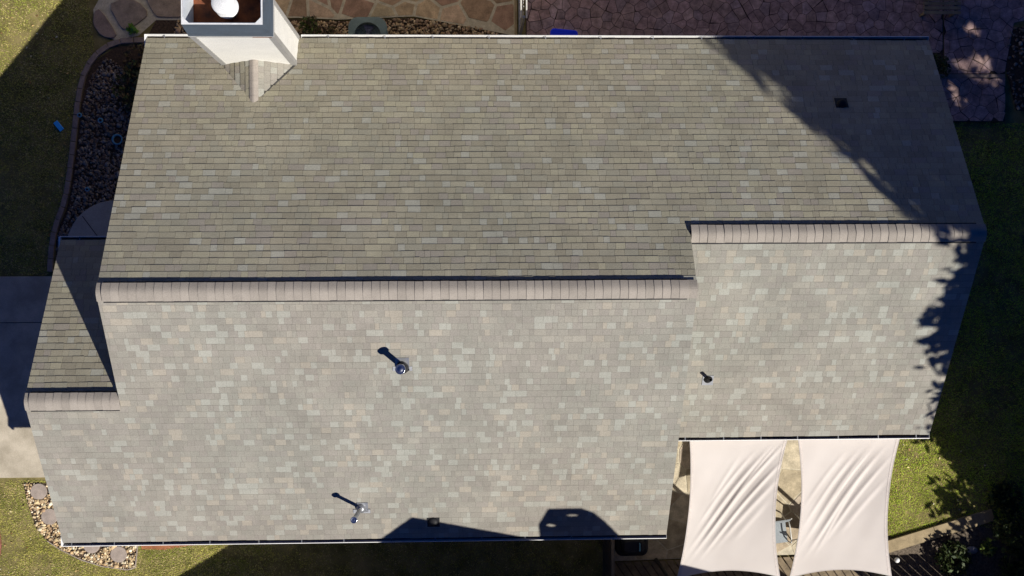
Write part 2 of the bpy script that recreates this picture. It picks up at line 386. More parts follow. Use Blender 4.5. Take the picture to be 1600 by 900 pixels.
pebbles('yellow_gravel', bedLL, 2600, .027, PY, 'yellow river pebbles round the front left corner', .004, [(x, y, .20) for x, y in STEP])
bedR = [(-7.45, 5.3), (-7.1, 5.96), (-6.3, 5.98), (-3.9, 5.99), (-2.9, 5.95), (-1.2, 6.03), (.45, 5.82), (1.1, 5.6), (1.1, 4.9), (-7.45, 4.9)]
sheet('rear_bed', bedR, .004, M['soil'], label='brown bed along the rear wall')
pebbles('brown_gravel', [(-6.9, 5.1), (-6.6, 5.93), (-3.4, 5.93), (-1.2, 6.01), (.4, 5.80), (1.0, 5.58), (1.0, 5.1)], 3400, .028, PB, 'brown river pebbles between rear gutter and flagstones', .004)
bedQ = [(12.8, 5.85), (12.76, 4.84), (13.0, 3.9), (15.5, 3.6), (15.5, 5.95)]
sheet('right_bed', bedQ, .006, M['soil'], label='dark bed beyond the stamped path')
pebbles('dark_gravel', bedQ, 700, .032, PG, 'dark gravel in the bed at the right edge')
sheet('bare_clay', [(-7.55, -6.05), (-7.52, -6.22), (-7.0, -6.24), (-6.2, -6.12), (-5.4, -5.9), (-5.4, -5.5), (-7.55, -5.5)], .003, M['clay'], label='red clay strip under the front gutter')
# landing
cx, cy = -8.02, .72
arc = [(cx+1.13*math.cos(a), cy+1.10*math.sin(a)) for a in np.linspace(math.pi*.93, math.pi*.25, 22)]
pad = MB().prism(ccw([(cx-1.14, .06)] + arc + [(-6.2, .06)]), .0, .09, .012).build('curved_landing', M['pad']); tag(pad, 'quarter round concrete landing by the garage roof', kind='structure')
MB().bar((-8.78, 1.46, .0915), (-8.30, .80, .0915), .018, .004).build('joint_line', M['joint'], pad)
# edging bricks
ed = empty('brick_edging', (-8.9, 3.7, 0), 'curved row of brown edging bricks along the left bed', 'edging')
path = [(-7.30, 5.50), (-7.67, 5.49), (-7.96, 5.46), (-8.28, 5.33), (-8.57, 5.05), (-8.75, 4.69), (-8.86, 4.22), (-8.93, 3.7), (-8.99, 3.12), (-9.06, 2.6), (-9.13, 2.09), (-9.24, 1.65), (-9.4, 1.28), (-9.48, .92), (-9.52, .55), (-9.54, .11)]
def resample(path, step):
    out = [Vector(path[0])]; i = 0; cur = Vector(path[0])
    while i < len(path)-1:
        nxt = Vector(path[i+1]); dd = (nxt-cur).length
        if dd >= step: cur = cur+(nxt-cur)*(step/dd); out.append(cur.copy())
        else:
            i += 1
            if i < len(path)-1:
                rem = step-dd; n2 = Vector(path[i+1]); cur = nxt+(n2-nxt).normalized()*rem; out.append(cur.copy())
    return out
bm_ = MB(); bm_.prism([(-.145, -.06), (.145, -.06), (.145, .06), (-.145, .06)], 0, .07, .008); brick0 = bm_.build('brick', M['brick'], ed, (0, 0, 0)); me_b = brick0.data
bpy.data.objects.remove(brick0)
rp = resample(path, .305)
for a, b2 in zip(rp[:-1], rp[1:]):
    o = bpy.data.objects.new('brick', me_b); mid = (a+b2)/2; link(o, ed, (mid.x, mid.y, random.uniform(-.012, .0)))
    o.rotation_euler = (random.uniform(-.02, .02), random.uniform(-.02, .02), math.atan2(b2.y-a.y, b2.x-a.x)+random.uniform(-.03, .03))
# thin steel edging of corner bed
ce = MB(); cp_ = bedLL[:10]
for a, b2 in zip(cp_[3:-1], cp_[4:]): ce.bar((a[0], a[1], .025), (b2[0], b2[1], .025), .018, .05)
tag(ce.build('steel_edging', M['paver']), 'thin curved edging strip round the yellow pebbles', 'edging')
# shaded slabs upper left
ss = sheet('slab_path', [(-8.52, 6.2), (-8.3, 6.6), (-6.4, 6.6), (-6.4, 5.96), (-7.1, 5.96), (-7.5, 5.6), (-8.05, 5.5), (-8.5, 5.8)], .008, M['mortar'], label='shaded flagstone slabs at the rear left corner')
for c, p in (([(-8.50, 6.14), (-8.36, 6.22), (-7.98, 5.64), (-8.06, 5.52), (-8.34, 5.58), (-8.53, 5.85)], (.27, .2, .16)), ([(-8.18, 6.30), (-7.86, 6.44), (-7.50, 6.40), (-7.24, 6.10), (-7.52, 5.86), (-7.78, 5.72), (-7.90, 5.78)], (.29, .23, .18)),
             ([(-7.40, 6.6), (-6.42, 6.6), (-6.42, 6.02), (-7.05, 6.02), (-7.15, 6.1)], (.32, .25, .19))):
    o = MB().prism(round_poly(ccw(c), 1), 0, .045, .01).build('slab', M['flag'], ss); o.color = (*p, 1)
# mulch ring at left edge
mm = MB().lathe((-11.93, -6.05, 0), [(1.24, -.01), (1.2, .05), (1.0, .10), (.5, .16), (.02, .18)], 36).build('red_mulch', M['mulch'], None, smooth=True); tag(mm, 'round bed of red mulch at the left edge', kind='stuff')

# ------------------------------------------------------------------ house
hx, hy = .7, -.2
house = empty('house', (hx, hy, 0), 'long gabled house with grey tan shingle roof and white gutters', 'house')
# walls
def gable_block(x0, x1, yf, yr, yridge, zridge, inset=.32):
    a, b2 = x0+inset, x1-inset; f, r = yf+inset, yr-inset; drop = .14
    ze = EZ+PITCH*inset-drop
    ring = [(a, f, 0), (a, f, ze), (a, yridge, zridge-drop), (a, r, ze), (a, r, 0)]
    return MB().extrude(ring, (b2-a, 0, 0)).build('wall', M['wall'], house)
gable_block(XL, XM, YFE, YRE, YR, ZR)
w2 = gable_block(XM-.7, XR, YRF, YRE-.004, YR2, ZR2-.004)
w3 = gable_block(XE, XL+.7, YFE+.004, YEE, YR3, ZR3-.004)
def window(x, y, z, w, h, axis, out):
    f = MB(); p = MB(); s = .06
    if axis == 'y':
        y1 = y+out*.05
        for (a, b2, c, d2) in ((x-w/2-s, x+w/2+s, z-s, z), (x-w/2-s, x+w/2+s, z+h, z+h+s), (x-w/2-s, x-w/2, z, z+h), (x+w/2, x+w/2+s, z, z+h), (x-.02, x+.02, z, z+h)):
            f.box(a, b2, min(y, y1), max(y, y1), c, d2)
        p.box(x-w/2, x+w/2, min(y, y+out*.02), max(y, y+out*.02), z, z+h)
    else:
        x1 = x+out*.05
        for (a, b2, c, d2) in ((y-w/2-s, y+w/2+s, z-s, z), (y-w/2-s, y+w/2+s, z+h, z+h+s), (y-w/2-s, y-w/2, z, z+h), (y+w/2, y+w/2+s, z, z+h), (y-.02, y+.02, z, z+h)):
            f.box(min(x, x1), max(x, x1), a, b2, c, d2)
        p.box(min(x, x+out*.02), max(x, x+out*.02), y-w/2, y+w/2, z, z+h)
    fr = f.build('window', M['white'], house); p.build('pane', M['glass'], fr)
for x in (-1.5, 2.6, 6.5): window(x, YRE-.32, .9, 1.3, 1.3, 'y', 1)
for x in (-5.5, -1.2, 2.2): window(x, YFE+.32, .9, 1.3, 1.3, 'y', -1)
window(6.5, YRF+.32, .1, 1.8, 2.1, 'y', -1); window(XR-.32, .8, .9, 1.2, 1.3, 'x', 1); window(XL+.32, 2.8, .9, 1.0, 1.3, 'x', -1)
gd = MB().box(XE+.27, XE+.318, -3.9, -.9, .02, 2.25).build('garage_door', M['white'], house)
for k in range(4): MB().box(XE+.25, XE+.268, -3.85, -.95, .08+k*.55, .55+k*.55).build('door_panel', M['white'], gd)

# roof planes ------------------------------------------------
roof = MB()
def slab(pts, th=.05):
    n = len(pts); roof.add(list(pts)+[(x, y, z-th) for x, y, z in pts], [tuple(range(n)), tuple(range(2*n-1, n-1, -1))]+[(k, n+k, n+(k+1) % n, (k+1) % n) for k in range(n)])
zre = lambda y: EZ+PITCH*(YRE-y); zfe = lambda y: EZ+PITCH*(y-YFE); zrf = lambda y: EZ+PITCH*(y-YRF); zee = lambda y: EZ+PITCH*(YEE-y)
dz = -.006
def P3(x, y, zf_): return (x, y, zf_(y)+dz)
slab([P3(XL, YRE, zre), P3(XR, YRE, zre), P3(XR, YR2, zre), P3(XM, YR2, zre), P3(XM, YR, zre), P3(XL, YR, zre)])
slab([P3(XE, YFE, zfe), P3(XM, YFE, zfe), P3(XM, YR, zfe), P3(XL, YR, zfe), P3(XL, YR3, zfe), P3(XE, YR3, zfe)])
slab([P3(XM-.30, YRF, zrf), P3(XR, YRF, zrf), P3(XR, YR2, zrf), P3(XM-.30, YR2, zrf)])
slab([P3(XE, YEE, zee), P3(XL+.30, YEE, zee), P3(XL+.30, YR3, zee), P3(XE, YR3, zee)])
roof_o = roof.build('roof', M['felt'], house, (hx, hy, 4.5))
RO = W[roof_o]
EXPO = .143
PAL = [((.266, .252, .220), 40), ((.264, .246, .218), 30), ((.268, .257, .224), 22), ((.250, .235, .206), 16), ((.290, .273, .236), 12), ((.316, .313, .277), 21), ((.318, .290, .244), 11)]
PALR = [((.318, .292, .222), 30), ((.306, .288, .226), 24), ((.288, .264, .202), 18), ((.334, .310, .236), 14), ((.304, .276, .232), 12), ((.358, .350, .296), 9), ((.348, .324, .240), 8)]  # rear courses: own yellower hue, plus lightening painted in for the weak sun there

tabs = []                                               # origin, ux, uv, n, width, thickness, colour
def field(o, ux, uv, vmax, xr, rear):
    o = np.array(o); ux = np.array(ux); uv = np.array(uv); n = np.cross(ux, uv); n = n if n[2] > 0 else -n
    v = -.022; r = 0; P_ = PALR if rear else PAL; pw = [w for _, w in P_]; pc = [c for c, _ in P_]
    while v+.15 < vmax:
        a, b2 = xr(v+.165)
        x = a-.006-random.uniform(0, .05); e = EXPO
        last = None
        while x < b2:
            w = random.choice((.11, .13, .15, .17, .20, .23, .26, .30) if rear else (.08, .10, .12, .14, .17, .20, .24))*random.uniform(.92, 1.08)
            x1 = x+w; xa = max(x, a-.006); xb = min(x1, b2+.006)
            if b2-x1 < .06: xb = b2+.006; x1 = b2+1
            if xb-xa > .02:
                c = random.choices(pc, pw)[0]; k = random.uniform(.965, 1.035)
                t = random.choice((.0105, .012, .0135, .015)) if rear else random.choice((.006, .007, .008, .0095))
                if t == last: t += .001
                last = t
                dv_ = .005*math.sin(x*.9+v*3.1)+.004*math.sin(x*2.3-v*5)+random.uniform(-.003, .003); dn_ = .003*math.sin(x*1.3+v*2.2)
                tabs.append((o+ux*(xa+xb)/2+uv*(v+dv_)+n*dn_, ux, uv, n, xb-xa-(.004 if rear else .0022), t, (c[0]*k, c[1]*k, c[2]*k)))
            x = x1
        v += e; r += 1
XA = (1, 0, 0)
def yz(o, v, s): return o[1]+s*v*CP
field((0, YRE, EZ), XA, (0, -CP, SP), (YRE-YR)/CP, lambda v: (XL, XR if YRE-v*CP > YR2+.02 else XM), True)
field((0, YFE, EZ), XA, (0, CP, SP), (YR-YFE)/CP, lambda v: (XE if YFE+v*CP < YR3 else XL, XM), False)
field((0, YRF, EZ), XA, (0, CP, SP), (YR2-YRF)/CP, lambda v: (XM-.25, XR), False)
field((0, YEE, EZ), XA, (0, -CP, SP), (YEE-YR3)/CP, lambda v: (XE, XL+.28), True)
# chimney saddle: two little slopes with courses parallel to their ridge
CX, CYF, CZ = -4.14, 4.28, 4.20
HW = .73
for s in (-1, 1):
    foot = np.array((CX+s*HW, CYF, 3.645)); top = np.array((CX, CYF, CZ)); dvv = top-foot; Lc = np.linalg.norm(dvv); dvv = dvv/Lc
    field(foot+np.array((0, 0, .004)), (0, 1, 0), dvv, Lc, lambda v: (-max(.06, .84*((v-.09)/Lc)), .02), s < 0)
for s_ in (1,): MB().bar((CX+.03, 3.46, CZ-.02), (CX+HW+.02, CYF+.02, 3.655), .03, .02).build('valley_flashing', M['felt'], roof_o)
sad = MB().add([(CX-HW, CYF+.06, 3.63), (CX, CYF+.06, CZ-.006), (CX, 3.445, CZ-.006), (CX+HW, CYF+.06, 3.63), (CX, CYF+.06, 3.4), (CX, 3.445, 3.9)], [(0, 1, 2), (1, 3, 2), (0, 4, 3, 1), (0, 2, 5, 4), (3, 4, 5, 2)]).build('saddle', M['felt'], roof_o)
tabs_pos = np.array([t[0]+t[2]*.07 for t in tabs])
depth = CAM_H-tabs_pos[:, 2]
facing = np.array([max(.05, np.dot(t[3], (np.array((0, 0, CAM_H))-p)/np.linalg.norm(np.array((0, 0, CAM_H))-p))) for t, p in zip(tabs, tabs_pos)])
size = np.array([t[4] for t in tabs])*facing/depth**2
order = np.argsort(-size); single = set(order[:300].tolist())
# joined field
V = []; T = []
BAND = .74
for i, (p, ux, uv, n, w, t, c) in enumerate(tabs):
    if i in single: continue
    l = p-ux*w/2; r = p+ux*w/2; up = uv*.165; d0 = n*-.004; d1 = n*t; d2 = n*.001; ub = uv*.130; db = n*(t+(.001-t)*.130/.165)
    V += [l+d0, r+d0, r+d1, l+d1, l+ub+db, r+ub+db, l+ub+db, r+ub+db, l+up+d2, r+up+d2, l+up+d0, r+up+d0]
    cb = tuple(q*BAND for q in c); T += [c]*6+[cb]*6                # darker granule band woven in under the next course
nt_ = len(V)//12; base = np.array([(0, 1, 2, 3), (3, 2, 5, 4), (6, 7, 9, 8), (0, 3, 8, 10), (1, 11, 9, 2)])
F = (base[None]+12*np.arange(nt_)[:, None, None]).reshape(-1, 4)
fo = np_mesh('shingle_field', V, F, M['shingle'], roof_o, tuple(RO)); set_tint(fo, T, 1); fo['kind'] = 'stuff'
bmx = bmesh.new(); bmx.from_mesh(fo.data); bmx.free()
me_s = bpy.data.meshes.new('shingle')
me_s.from_pydata([(-.5, 0, -.004), (.5, 0, -.004), (.5, 0, .01), (-.5, 0, .01), (-.5, .130, .0029), (.5, .130, .0029), (-.5, .130, .0029), (.5, .130, .0029), (-.5, .165, .001), (.5, .165, .001), (-.5, .165, -.004), (.5, .165, -.004)], [], [tuple(q) for q in base.tolist()])
me_s.materials.append(M['shingle_one'])
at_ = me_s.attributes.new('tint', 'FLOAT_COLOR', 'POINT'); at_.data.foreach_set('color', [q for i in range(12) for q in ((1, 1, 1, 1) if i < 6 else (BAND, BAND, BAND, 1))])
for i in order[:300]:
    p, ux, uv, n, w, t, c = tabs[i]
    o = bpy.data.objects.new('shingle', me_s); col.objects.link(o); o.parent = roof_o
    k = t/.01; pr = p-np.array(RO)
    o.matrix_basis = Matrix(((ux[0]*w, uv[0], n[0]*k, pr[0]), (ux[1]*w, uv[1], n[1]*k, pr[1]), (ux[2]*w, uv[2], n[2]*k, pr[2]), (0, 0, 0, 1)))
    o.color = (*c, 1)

# ridges: vent strip with cap shingles ------------------------
def cap_z(s, lift, r=.075): return lift - PITCH*(math.sqrt(s*s+r*r)-r)
def ridge(x0, x1, y, z, xl, xr_):
    hw = .165
    vb = MB(); ve = hw+.022; ring = [(x0+.01, y+s, z+cap_z(s, .026)) for s in np.linspace(-ve, ve, 9)] + [(x0+.01, y+ve, z-PITCH*ve-.01), (x0+.01, y-ve, z-PITCH*ve-.01)]
    vb.extrude(ring, (x1-x0-.02, 0, 0)); vent = vb.build('ridge_vent', M['vent'], house)
    n = max(2, round((x1-x0)/.152)); st_ = (x1-x0)/n
    S7 = np.linspace(-hw, hw, 9)
    me = None
    mb = MB(); L1 = st_+.022
    V = []
    for xo, lf in ((0, .048), (L1, .037)):
        V += [(xo, s, cap_z(s, lf)) for s in S7]
    for xo, lf in ((0, .048), (L1, .037)):
        V += [(xo, s, cap_z(s, lf)-.006) for s in S7]
    m_ = 9; Fc = []
    for k in range(8):
        Fc += [(k, k+1, m_+k+1, m_+k), (2*m_+k, 3*m_+k, 3*m_+k+1, 2*m_+k+1), (k, 2*m_+k, 2*m_+k+1, k+1)]
    Fc += [(0, m_, 3*m_, 2*m_), (m_-1, 3*m_-1, 4*m_-1, 2*m_-1)]
    mb.add(V, Fc); c0 = mb.build('ridge_cap', M['cap'], vent, (0, 0, 0)); me = c0.data; me.polygons.foreach_set('use_smooth', [True]*len(me.polygons)); me.set_sharp_from_angle(angle=R(50)); bpy.data.objects.remove(c0)
    for i in range(n):
        o = bpy.data.objects.new('ridge_cap', me); link(o, vent, (x0+i*st_, y+random.uniform(-.003, .003), z+random.uniform(-.001, .003))); k = random.uniform(.90, 1.08); o.color = (.300*k, .270*k, .236*k, 1); o.rotation_euler = (0, 0, random.uniform(-.012, .012))
    for a, b2 in ((xl, x0+.03), (x1-.03, xr_)):          # flush end pieces
        if b2-a < .05: continue
        ring = [(a, y+s, z+cap_z(s, .016)) for s in S7] + [(a, y+s, z+cap_z(s, .010)) for s in S7[::-1]]
        MB().extrude(ring, (b2-a, 0, 0)).build('ridge_cap', M['cap'], vent).color = (.29, .262, .228, 1)
ridge(XL+.10, XM-.17, YR, ZR, XL-.004, XM+.004)
ridge(XM+.02, XR-.16, YR2, ZR2, XM+.03, XR+.004)
ridge(XE+.09, XL-.02, YR3, ZR3, XE-.004, XL-.0)
sc = MB()
for k in range(6):
    y0 = 3.43+k*.145; sc = MB()
    ring = [(CX+s, y0, CZ+.010-.76*(math.sqrt(s*s+.0009)-.03)) for s in np.linspace(-.085, .085, 7)]
    ring += [(x, y, z-.006) for x, y, z in ring[::-1]]
    sc.extrude(ring, (0, .155, .004 if k % 2 else .006)).build('saddle_cap', M['cap'], roof_o).color = (.315, .28, .245, 1)
# rake boards and fascia
def rake(x, pts, side):
    for (y0, z0), (y1, z1) in zip(pts[:-1], pts[1:]):
        x0, x1 = (x-.002, x+.022) if side < 0 else (x-.022, x+.002)
        ring = [(x0, y0, z0-.058), (x0, y1, z1-.058), (x0, y1, z1-.20), (x0, y0, z0-.20)]
        MB().extrude(ring, (x1-x0, 0, 0)).build('rake_board', M['white'], house)
rake(XL, [(YRE, EZ), (YR, ZR)], -1); rake(XL+.001, [(YR, ZR), (YR3, ZR3)], -1)
rake(XE, [(YEE, EZ), (YR3, ZR3)], -1); rake(XE+.001, [(YR3, ZR3), (YFE, EZ)], -1)
rake(XR, [(YRE, EZ), (YR2, ZR2)], 1); rake(XR-.001, [(YR2, ZR2), (YRF, EZ)], 1)
rake(XM, [(YR2, ZR2), (YR, ZR)], 1); rake(XM-.001, [(YR, ZR), (YFE, EZ)], 1)
# gutters
def gutter(x0, x1, y, out, spacing, phase=.4):
    prof = [(-.030, -.035), (-.030, -.130), (.057, -.135), (.082, -.085), (.097, -.030), (.100, .0), (.088, .004), (.088, -.004), (.093, -.006), (.089, -.030), (.075, -.083), (.053, -.127), (-.024, -.123), (-.024, -.035)]
    ring = [(x0, y+out*a, EZ+b2) for a, b2 in prof]
    g = MB().extrude(ring, (x1-x0, 0, 0))
    o = g.build('gutter', M['white'], house)
    for xx in (x0-.004, x1+.001):
        e = [(xx, y+out*a, EZ+b2) for a, b2 in prof[:6]] + [(xx, y-out*.03, EZ-.005)]
        MB().extrude(e, (.003, 0, 0)).build('end_cap', M['white'], o)
    MB().box(x0+.02, x1-.02, min(y-out*.022, y+out*.062), max(y-out*.022, y+out*.062), EZ-.122, EZ-.088).build('gutter_shade', M['soil'], o)  # dark strip laid in the trough to paint its inner shade
    MB().box(x0, x1, min(y-out*.034, y-out*.056), max(y-out*.034, y-out*.056), EZ-.22, EZ-.058).build('fascia', M['white'], o)
    x = x0+phase
    while x < x1-.1:
        MB().bar((x, y-out*.025, EZ-.012), (x, y+out*.092, EZ-.002), .016, .008).build('gutter_hanger', M['galv'], o)
        x += spacing*random.uniform(.9, 1.1)
gutter(XL-.04, -4.90, YRE, 1, 1.05); gutter(-3.34, XR+.0, YRE, 1, 1.08, .55)
gutter(XE-.03, XM+.0, YFE, -1, .93, .2); gutter(XM-.05, XR+.0, YRF, -1, .82, .45); gutter(XE-.02, XL+.26, YEE, 1, 1.1)
# boxed eave returns at the left corners
for (x, y, s, lab) in ((XL, YRE, 1, 0), (XE, YFE, -1, 0), (XE, YEE, 1, 0)):
    MB().box(x-.045, x-.004, min(y-s*.16, y+s*.088), max(y-s*.16, y+s*.088), EZ-.16, EZ-.004).build('eave_return', M['white'], house)
# downspouts
for (x, y) in ((-6.3, YFE-.0), (3.95, YFE-.0), (9.45, YRF)):
    MB().tube([(x, y-.02, EZ-.13), (x, y+.12, EZ-.3), (x, y+.27, EZ-.45), (x, y+.27, .1)], .035, 8).build('downspout', M['white'], house)

# chimney ----------------------------------------------------
cxa, cxb, cya, cyb, cz1 = -4.848, -3.388, 4.28, 4.95, 6.46
ch = MB().box(cxa+.012, cxb-.012, cya+.012, cyb, 0, cz1).build('chimney', M['siding'], house)
k = 3.5; 
zz = 2.6
while zz < cz1-.02:                                      # lap boards, each with a tilted face
    z1 = min(zz+.165, cz1)
    def lap(a, b2, nrm):
        a = Vector(a); b2 = Vector(b2); nrm = Vector(nrm)
        ring = [a+nrm*.014, a+Vector((0, 0, z1-zz))+nrm*.003, a+Vector((0, 0, z1-zz))-nrm*.004, a-nrm*.004]
        return MB().extrude(ring, b2-a).build('lap_board', M['siding'], ch)
    lap((cxa+.09, cya+.012, zz), (cxb-.09, cya+.012, zz), (0, -1, 0))
    lap((cxb-.012, cya+.09, zz), (cxb-.012, cyb-.09, zz), (1, 0, 0))
    lap((cxa+.012, cya+.09, zz), (cxa+.012, cyb-.09, zz), (-1, 0, 0))
    zz += .165
for (x0, x1, y0, y1) in ((cxa-.012, cxa+.088, cya-.012, cya+.01), (cxb-.088, cxb+.012, cya-.012, cya+.01), (cxb-.01, cxb+.012, cya+.011, cya+.088), (cxa-.012, cxa+.01, cya+.011, cya+.088), (cxb-.01, cxb+.012, cyb-.088, cyb), (cxa-.012, cxa+.01, cyb-.088, cyb)):
    MB().box(x0, x1, y0, y1, 2.6, cz1).build('corner_board', M['trim'], ch)
MB().box(cxa-.02, cxb+.02, cya-.02, cyb+.02, cz1, cz1+.05).build('chimney_lip', M['trim'], ch)
# metal shroud: four tapered sides, open top with chamfered frame
sz0, sz1 = cz1+.05, 7.42
b0 = [(cxa-.01, cya-.01), (cxb+.01, cya-.01), (cxb+.01, cyb+.01), (cxa-.01, cyb+.01)]
t0 = [(-4.765, cya+.0), (-3.41, cya+.0), (-3.41, cyb+.0), (-4.765, cyb+.0)]
shr = MB()
for i in range(4):
    j = (i+1) % 4
    a, b2, c, d2 = (*b0[i], sz0), (*b0[j], sz0), (*t0[j], sz1), (*t0[i], sz1)
    cen = Vector(((cxa+cxb)/2, (cya+cyb)/2, 7)); 
    inn = [tuple(Vector(p)+(Vector((cen.x, cen.y, p[2]))-Vector(p)).normalized()*.012) for p in (a, b2, c, d2)]
    shr.add([a, b2, c, d2]+inn, [(0, 1, 2, 3), (7, 6, 5, 4), (0, 4, 5, 1), (1, 5, 6, 2), (2, 6, 7, 3), (3, 7, 4, 0)])
sh_o = shr.build('shroud', M['shroud'], ch)
fr = MB(); (ax, ay), (bx, by) = t0[0], t0[2]; q = .025; g2 = .10
for (x0, x1, y0, y1) in ((ax, bx, ay, ay+q), (ax, bx, by-q, by), (ax, ax+q, ay+q, by-q), (bx-q, bx, ay+q, by-q)): fr.box(x0, x1, y0, y1, sz1, sz1+.02)
for (x, y, sx, sy) in ((ax+q, ay+q, 1, 1), (bx-q, ay+q, -1, 1), (ax+q, by-q, 1, -1), (bx-q, by-q, -1, -1)):
    fr.prism(ccw([(x, y), (x+sx*g2, y), (x, y+sy*g2)]), sz1+.001, sz1+.019)
fr.build('shroud_frame', M['capwhite'], sh_o)
for (x0, x1, y0, y1) in ((ax+.03, ax+.036, ay+.04, by-.04), (bx-.036, bx-.03, ay+.04, by-.04), (ax+.04, bx-.04, by-.036, by-.03), (ax+.04, bx-.04, ay+.03, ay+.036)):
    MB().box(x0, x1, y0, y1, cz1+.23, sz1-.002).build('liner', M['liner'], sh_o)
MB().box(cxb-.36, cxb-.02, cya-.024, cya-.0205, cz1+.004, cz1+.046).build('rust_stain', M['rust'], ch)
MB().box(cxa+.03, cxb-.03, cya+.03, cyb-.03, cz1+.05, cz1+.22).build('rusty_pan', M['rust'], sh_o)
fc = (-4.10, 4.68, 0)
MB().lathe(fc, [(.15, cz1+.22), (.15, 7.22), (.17, 7.24)], 24).build('flue_pipe', M['galv'], sh_o, smooth=True)
MB().lathe(fc, [(.195, 7.27), (.20, 7.278), (.19, 7.292), (.13, 7.312), (.05, 7.325), (.005, 7.328)], 32).build('flue_cap', M['capwhite'], sh_o, smooth=True)
MB().lathe((fc[0]+.05, fc[1]-.05, 0), [(.19, 7.18), (.20, 7.19), (.20, 7.205), (.10, 7.21)], 32).build('flue_collar', M['capwhite'], sh_o, smooth=True)
MB().box(cxa-.03, cxa+.75, cya-.012, cya-.006, 3.62, 3.7).build('step_flashing', M['lead'], ch)

# roof penetrations -----------------------------------------
def on(x, y, zf_, h=0): return Vector((x, y, zf_(y)+h))
def flash(parent, x, y, zf_, sgn, w, l, m):              # metal sheet lying on the slope
    mb = MB(); up = Vector((0, sgn*CP, SP)); n = Vector((0, -sgn*SP, CP)); c = on(x, y, zf_)
    a = [c+Vector((sx*w/2, 0, 0))+up*sy*l/2+n*h for h in (.005, .019) for sx, sy in ((-1, -1), (1, -1), (1, 1), (-1, 1))]
    mb.add(a, [(3, 2, 1, 0), (4, 5, 6, 7), (0, 1, 5, 4), (1, 2, 6, 5), (2, 3, 7, 6), (3, 0, 4, 7)]); return mb.build('flashing', m, parent)
def vent_part(name, label, mb, m): o = mb.build(name, m, house, smooth=True); o['label'] = label; return o
# 1 capped flue near the middle
p = on(-1.19, -1.62, zfe)
v1 = vent_part('vent_pipe', 'capped metal flue standing mid front slope', MB().lathe(p, [(.055, -.1), (.055, .70)], 18), M['galv'])
MB().lathe(p+Vector((0, 0, .66)), [(.075, -.0), (.092, .01), (.092, .05), (.085, .055), (.075, .05), (.04, .062), (.005, .066)], 22).build('vent_cap', M['bright'], v1, smooth=True)
MB().lathe(p+Vector((0, 0, .0)), [(.14, -.06), (.085, .12), (.06, .16)], 20).build('storm_collar', M['blackmetal'], v1, smooth=True)
flash(v1, -1.19, -1.655, zfe, 1, .36, .10, M['lead']); flash(v1, -1.19, -1.57, zfe, 1, .25, .30, M['galv'])
# 2 plumbing pipe on the right slope
p = on(4.80, -2.03, zrf)
v2 = vent_part('vent_pipe', 'short black plumbing pipe on the right slope', MB().lathe(p, [(.032, -.1), (.035, .29), (.028, .29), (.028, .08)], 16), M['blackmetal'])
MB().lathe(p, [(.10, -.07), (.085, .03), (.045, .07), (.036, .10)], 20).build('pipe_boot', M['vent'], v2, smooth=True)
flash(v2, 4.80, -2.06, zrf, 1, .22, .24, M['lead'])
# 3 bent flue by the front gutter
p = on(-2.14, -4.60, zfe)
v3 = vent_part('vent_pipe', 'tall bent metal flue near the front gutter', MB().tube([p+Vector((0, 0, -.1)), p+Vector((-.009, -.01, .10)), p+Vector((-.07, -.08, .80))], .042, 16), M['galv'])
MB().lathe(p+Vector((-.07, -.08, .76)), [(.05, 0), (.066, .01), (.066, .06), (.058, .065), (.05, .06), (.01, .07)], 20).build('vent_cap', M['bright'], v3, smooth=True)
MB().lathe(p, [(.12, -.05), (.08, .09), (.05, .12)], 20).build('storm_collar', M['galv'], v3, smooth=True)
flash(v3, -2.13, -4.67, zfe, 1, .34, .10, M['lead']); flash(v3, -2.11, -4.58, zfe, 1, .22, .26, M['galv'])
# 4, 5 dark slant back vents
for (x, y, zf_, sg, lab) in ((-.70, -4.93, zfe, 1, 'dark box vent in the peaked shadow by the front gutter'), (7.47, 3.42, zre, -1, 'dark box vent on the shaded rear slope')):
    p = on(x, y, zf_)
    v4 = vent_part('box_vent', lab, MB().lathe(p, [(.09, -.10), (.095, .05), (.085, .075), (.045, .09), (.01, .092)], 20), M['vent'])
    flash(v4, x, y-sg*.02, zf_, sg, .25, .25, M['blackmetal'])

# ------------------------------------------------------------------ things behind the house
# air conditioner
acx, acy = -2.19, 5.44
ac = empty('air_conditioner', (acx, acy, 0), 'green grey air conditioner with round fan opening behind the rear gutter', 'air conditioner')
def rrect(cx, cy, w, h, r, n=6):
    out = []
    for sx, sy, a0 in ((1, 1, 0), (-1, 1, 90), (-1, -1, 180), (1, -1, 270)):
        for k in range(n+1):
            a = R(a0+90*k/n); out.append((cx+sx*(w/2-r)+r*math.cos(a), cy+sy*(h/2-r)+r*math.sin(a)))
    return out
MB().prism(rrect(acx, acy, .82, .80, .2), .03, .70, .0).build('cabinet', M['ac'], ac)
n = 28; outer = rrect(acx, acy, .86, .84, .22, 6); inner = [(acx+.30*math.cos(2*math.pi*k/28+math.pi/28), acy+.30*math.sin(2*math.pi*k/28+math.pi/28)) for k in range(28)]
ang = lambda p: math.atan2(p[1]-acy, p[0]-acx)
outer = sorted(outer, key=ang); inner = sorted(inner, key=ang); tb = MB()
V = [(x, y, .72) for x, y in outer]+[(x, y, .86) for x, y in outer]+[(x, y, .88) for x, y in inner]+[(x, y, .72) for x, y in inner]
F = []
for k in range(28):
    j = (k+1) % 28; F += [(k, j, 28+j, 28+k), (28+k, 28+j, 56+j, 56+k), (56+k, 56+j, 84+j, 84+k), (84+k, 84+j, j, k)]
tb.add(V, F).build('top_panel', M['ac'], ac)
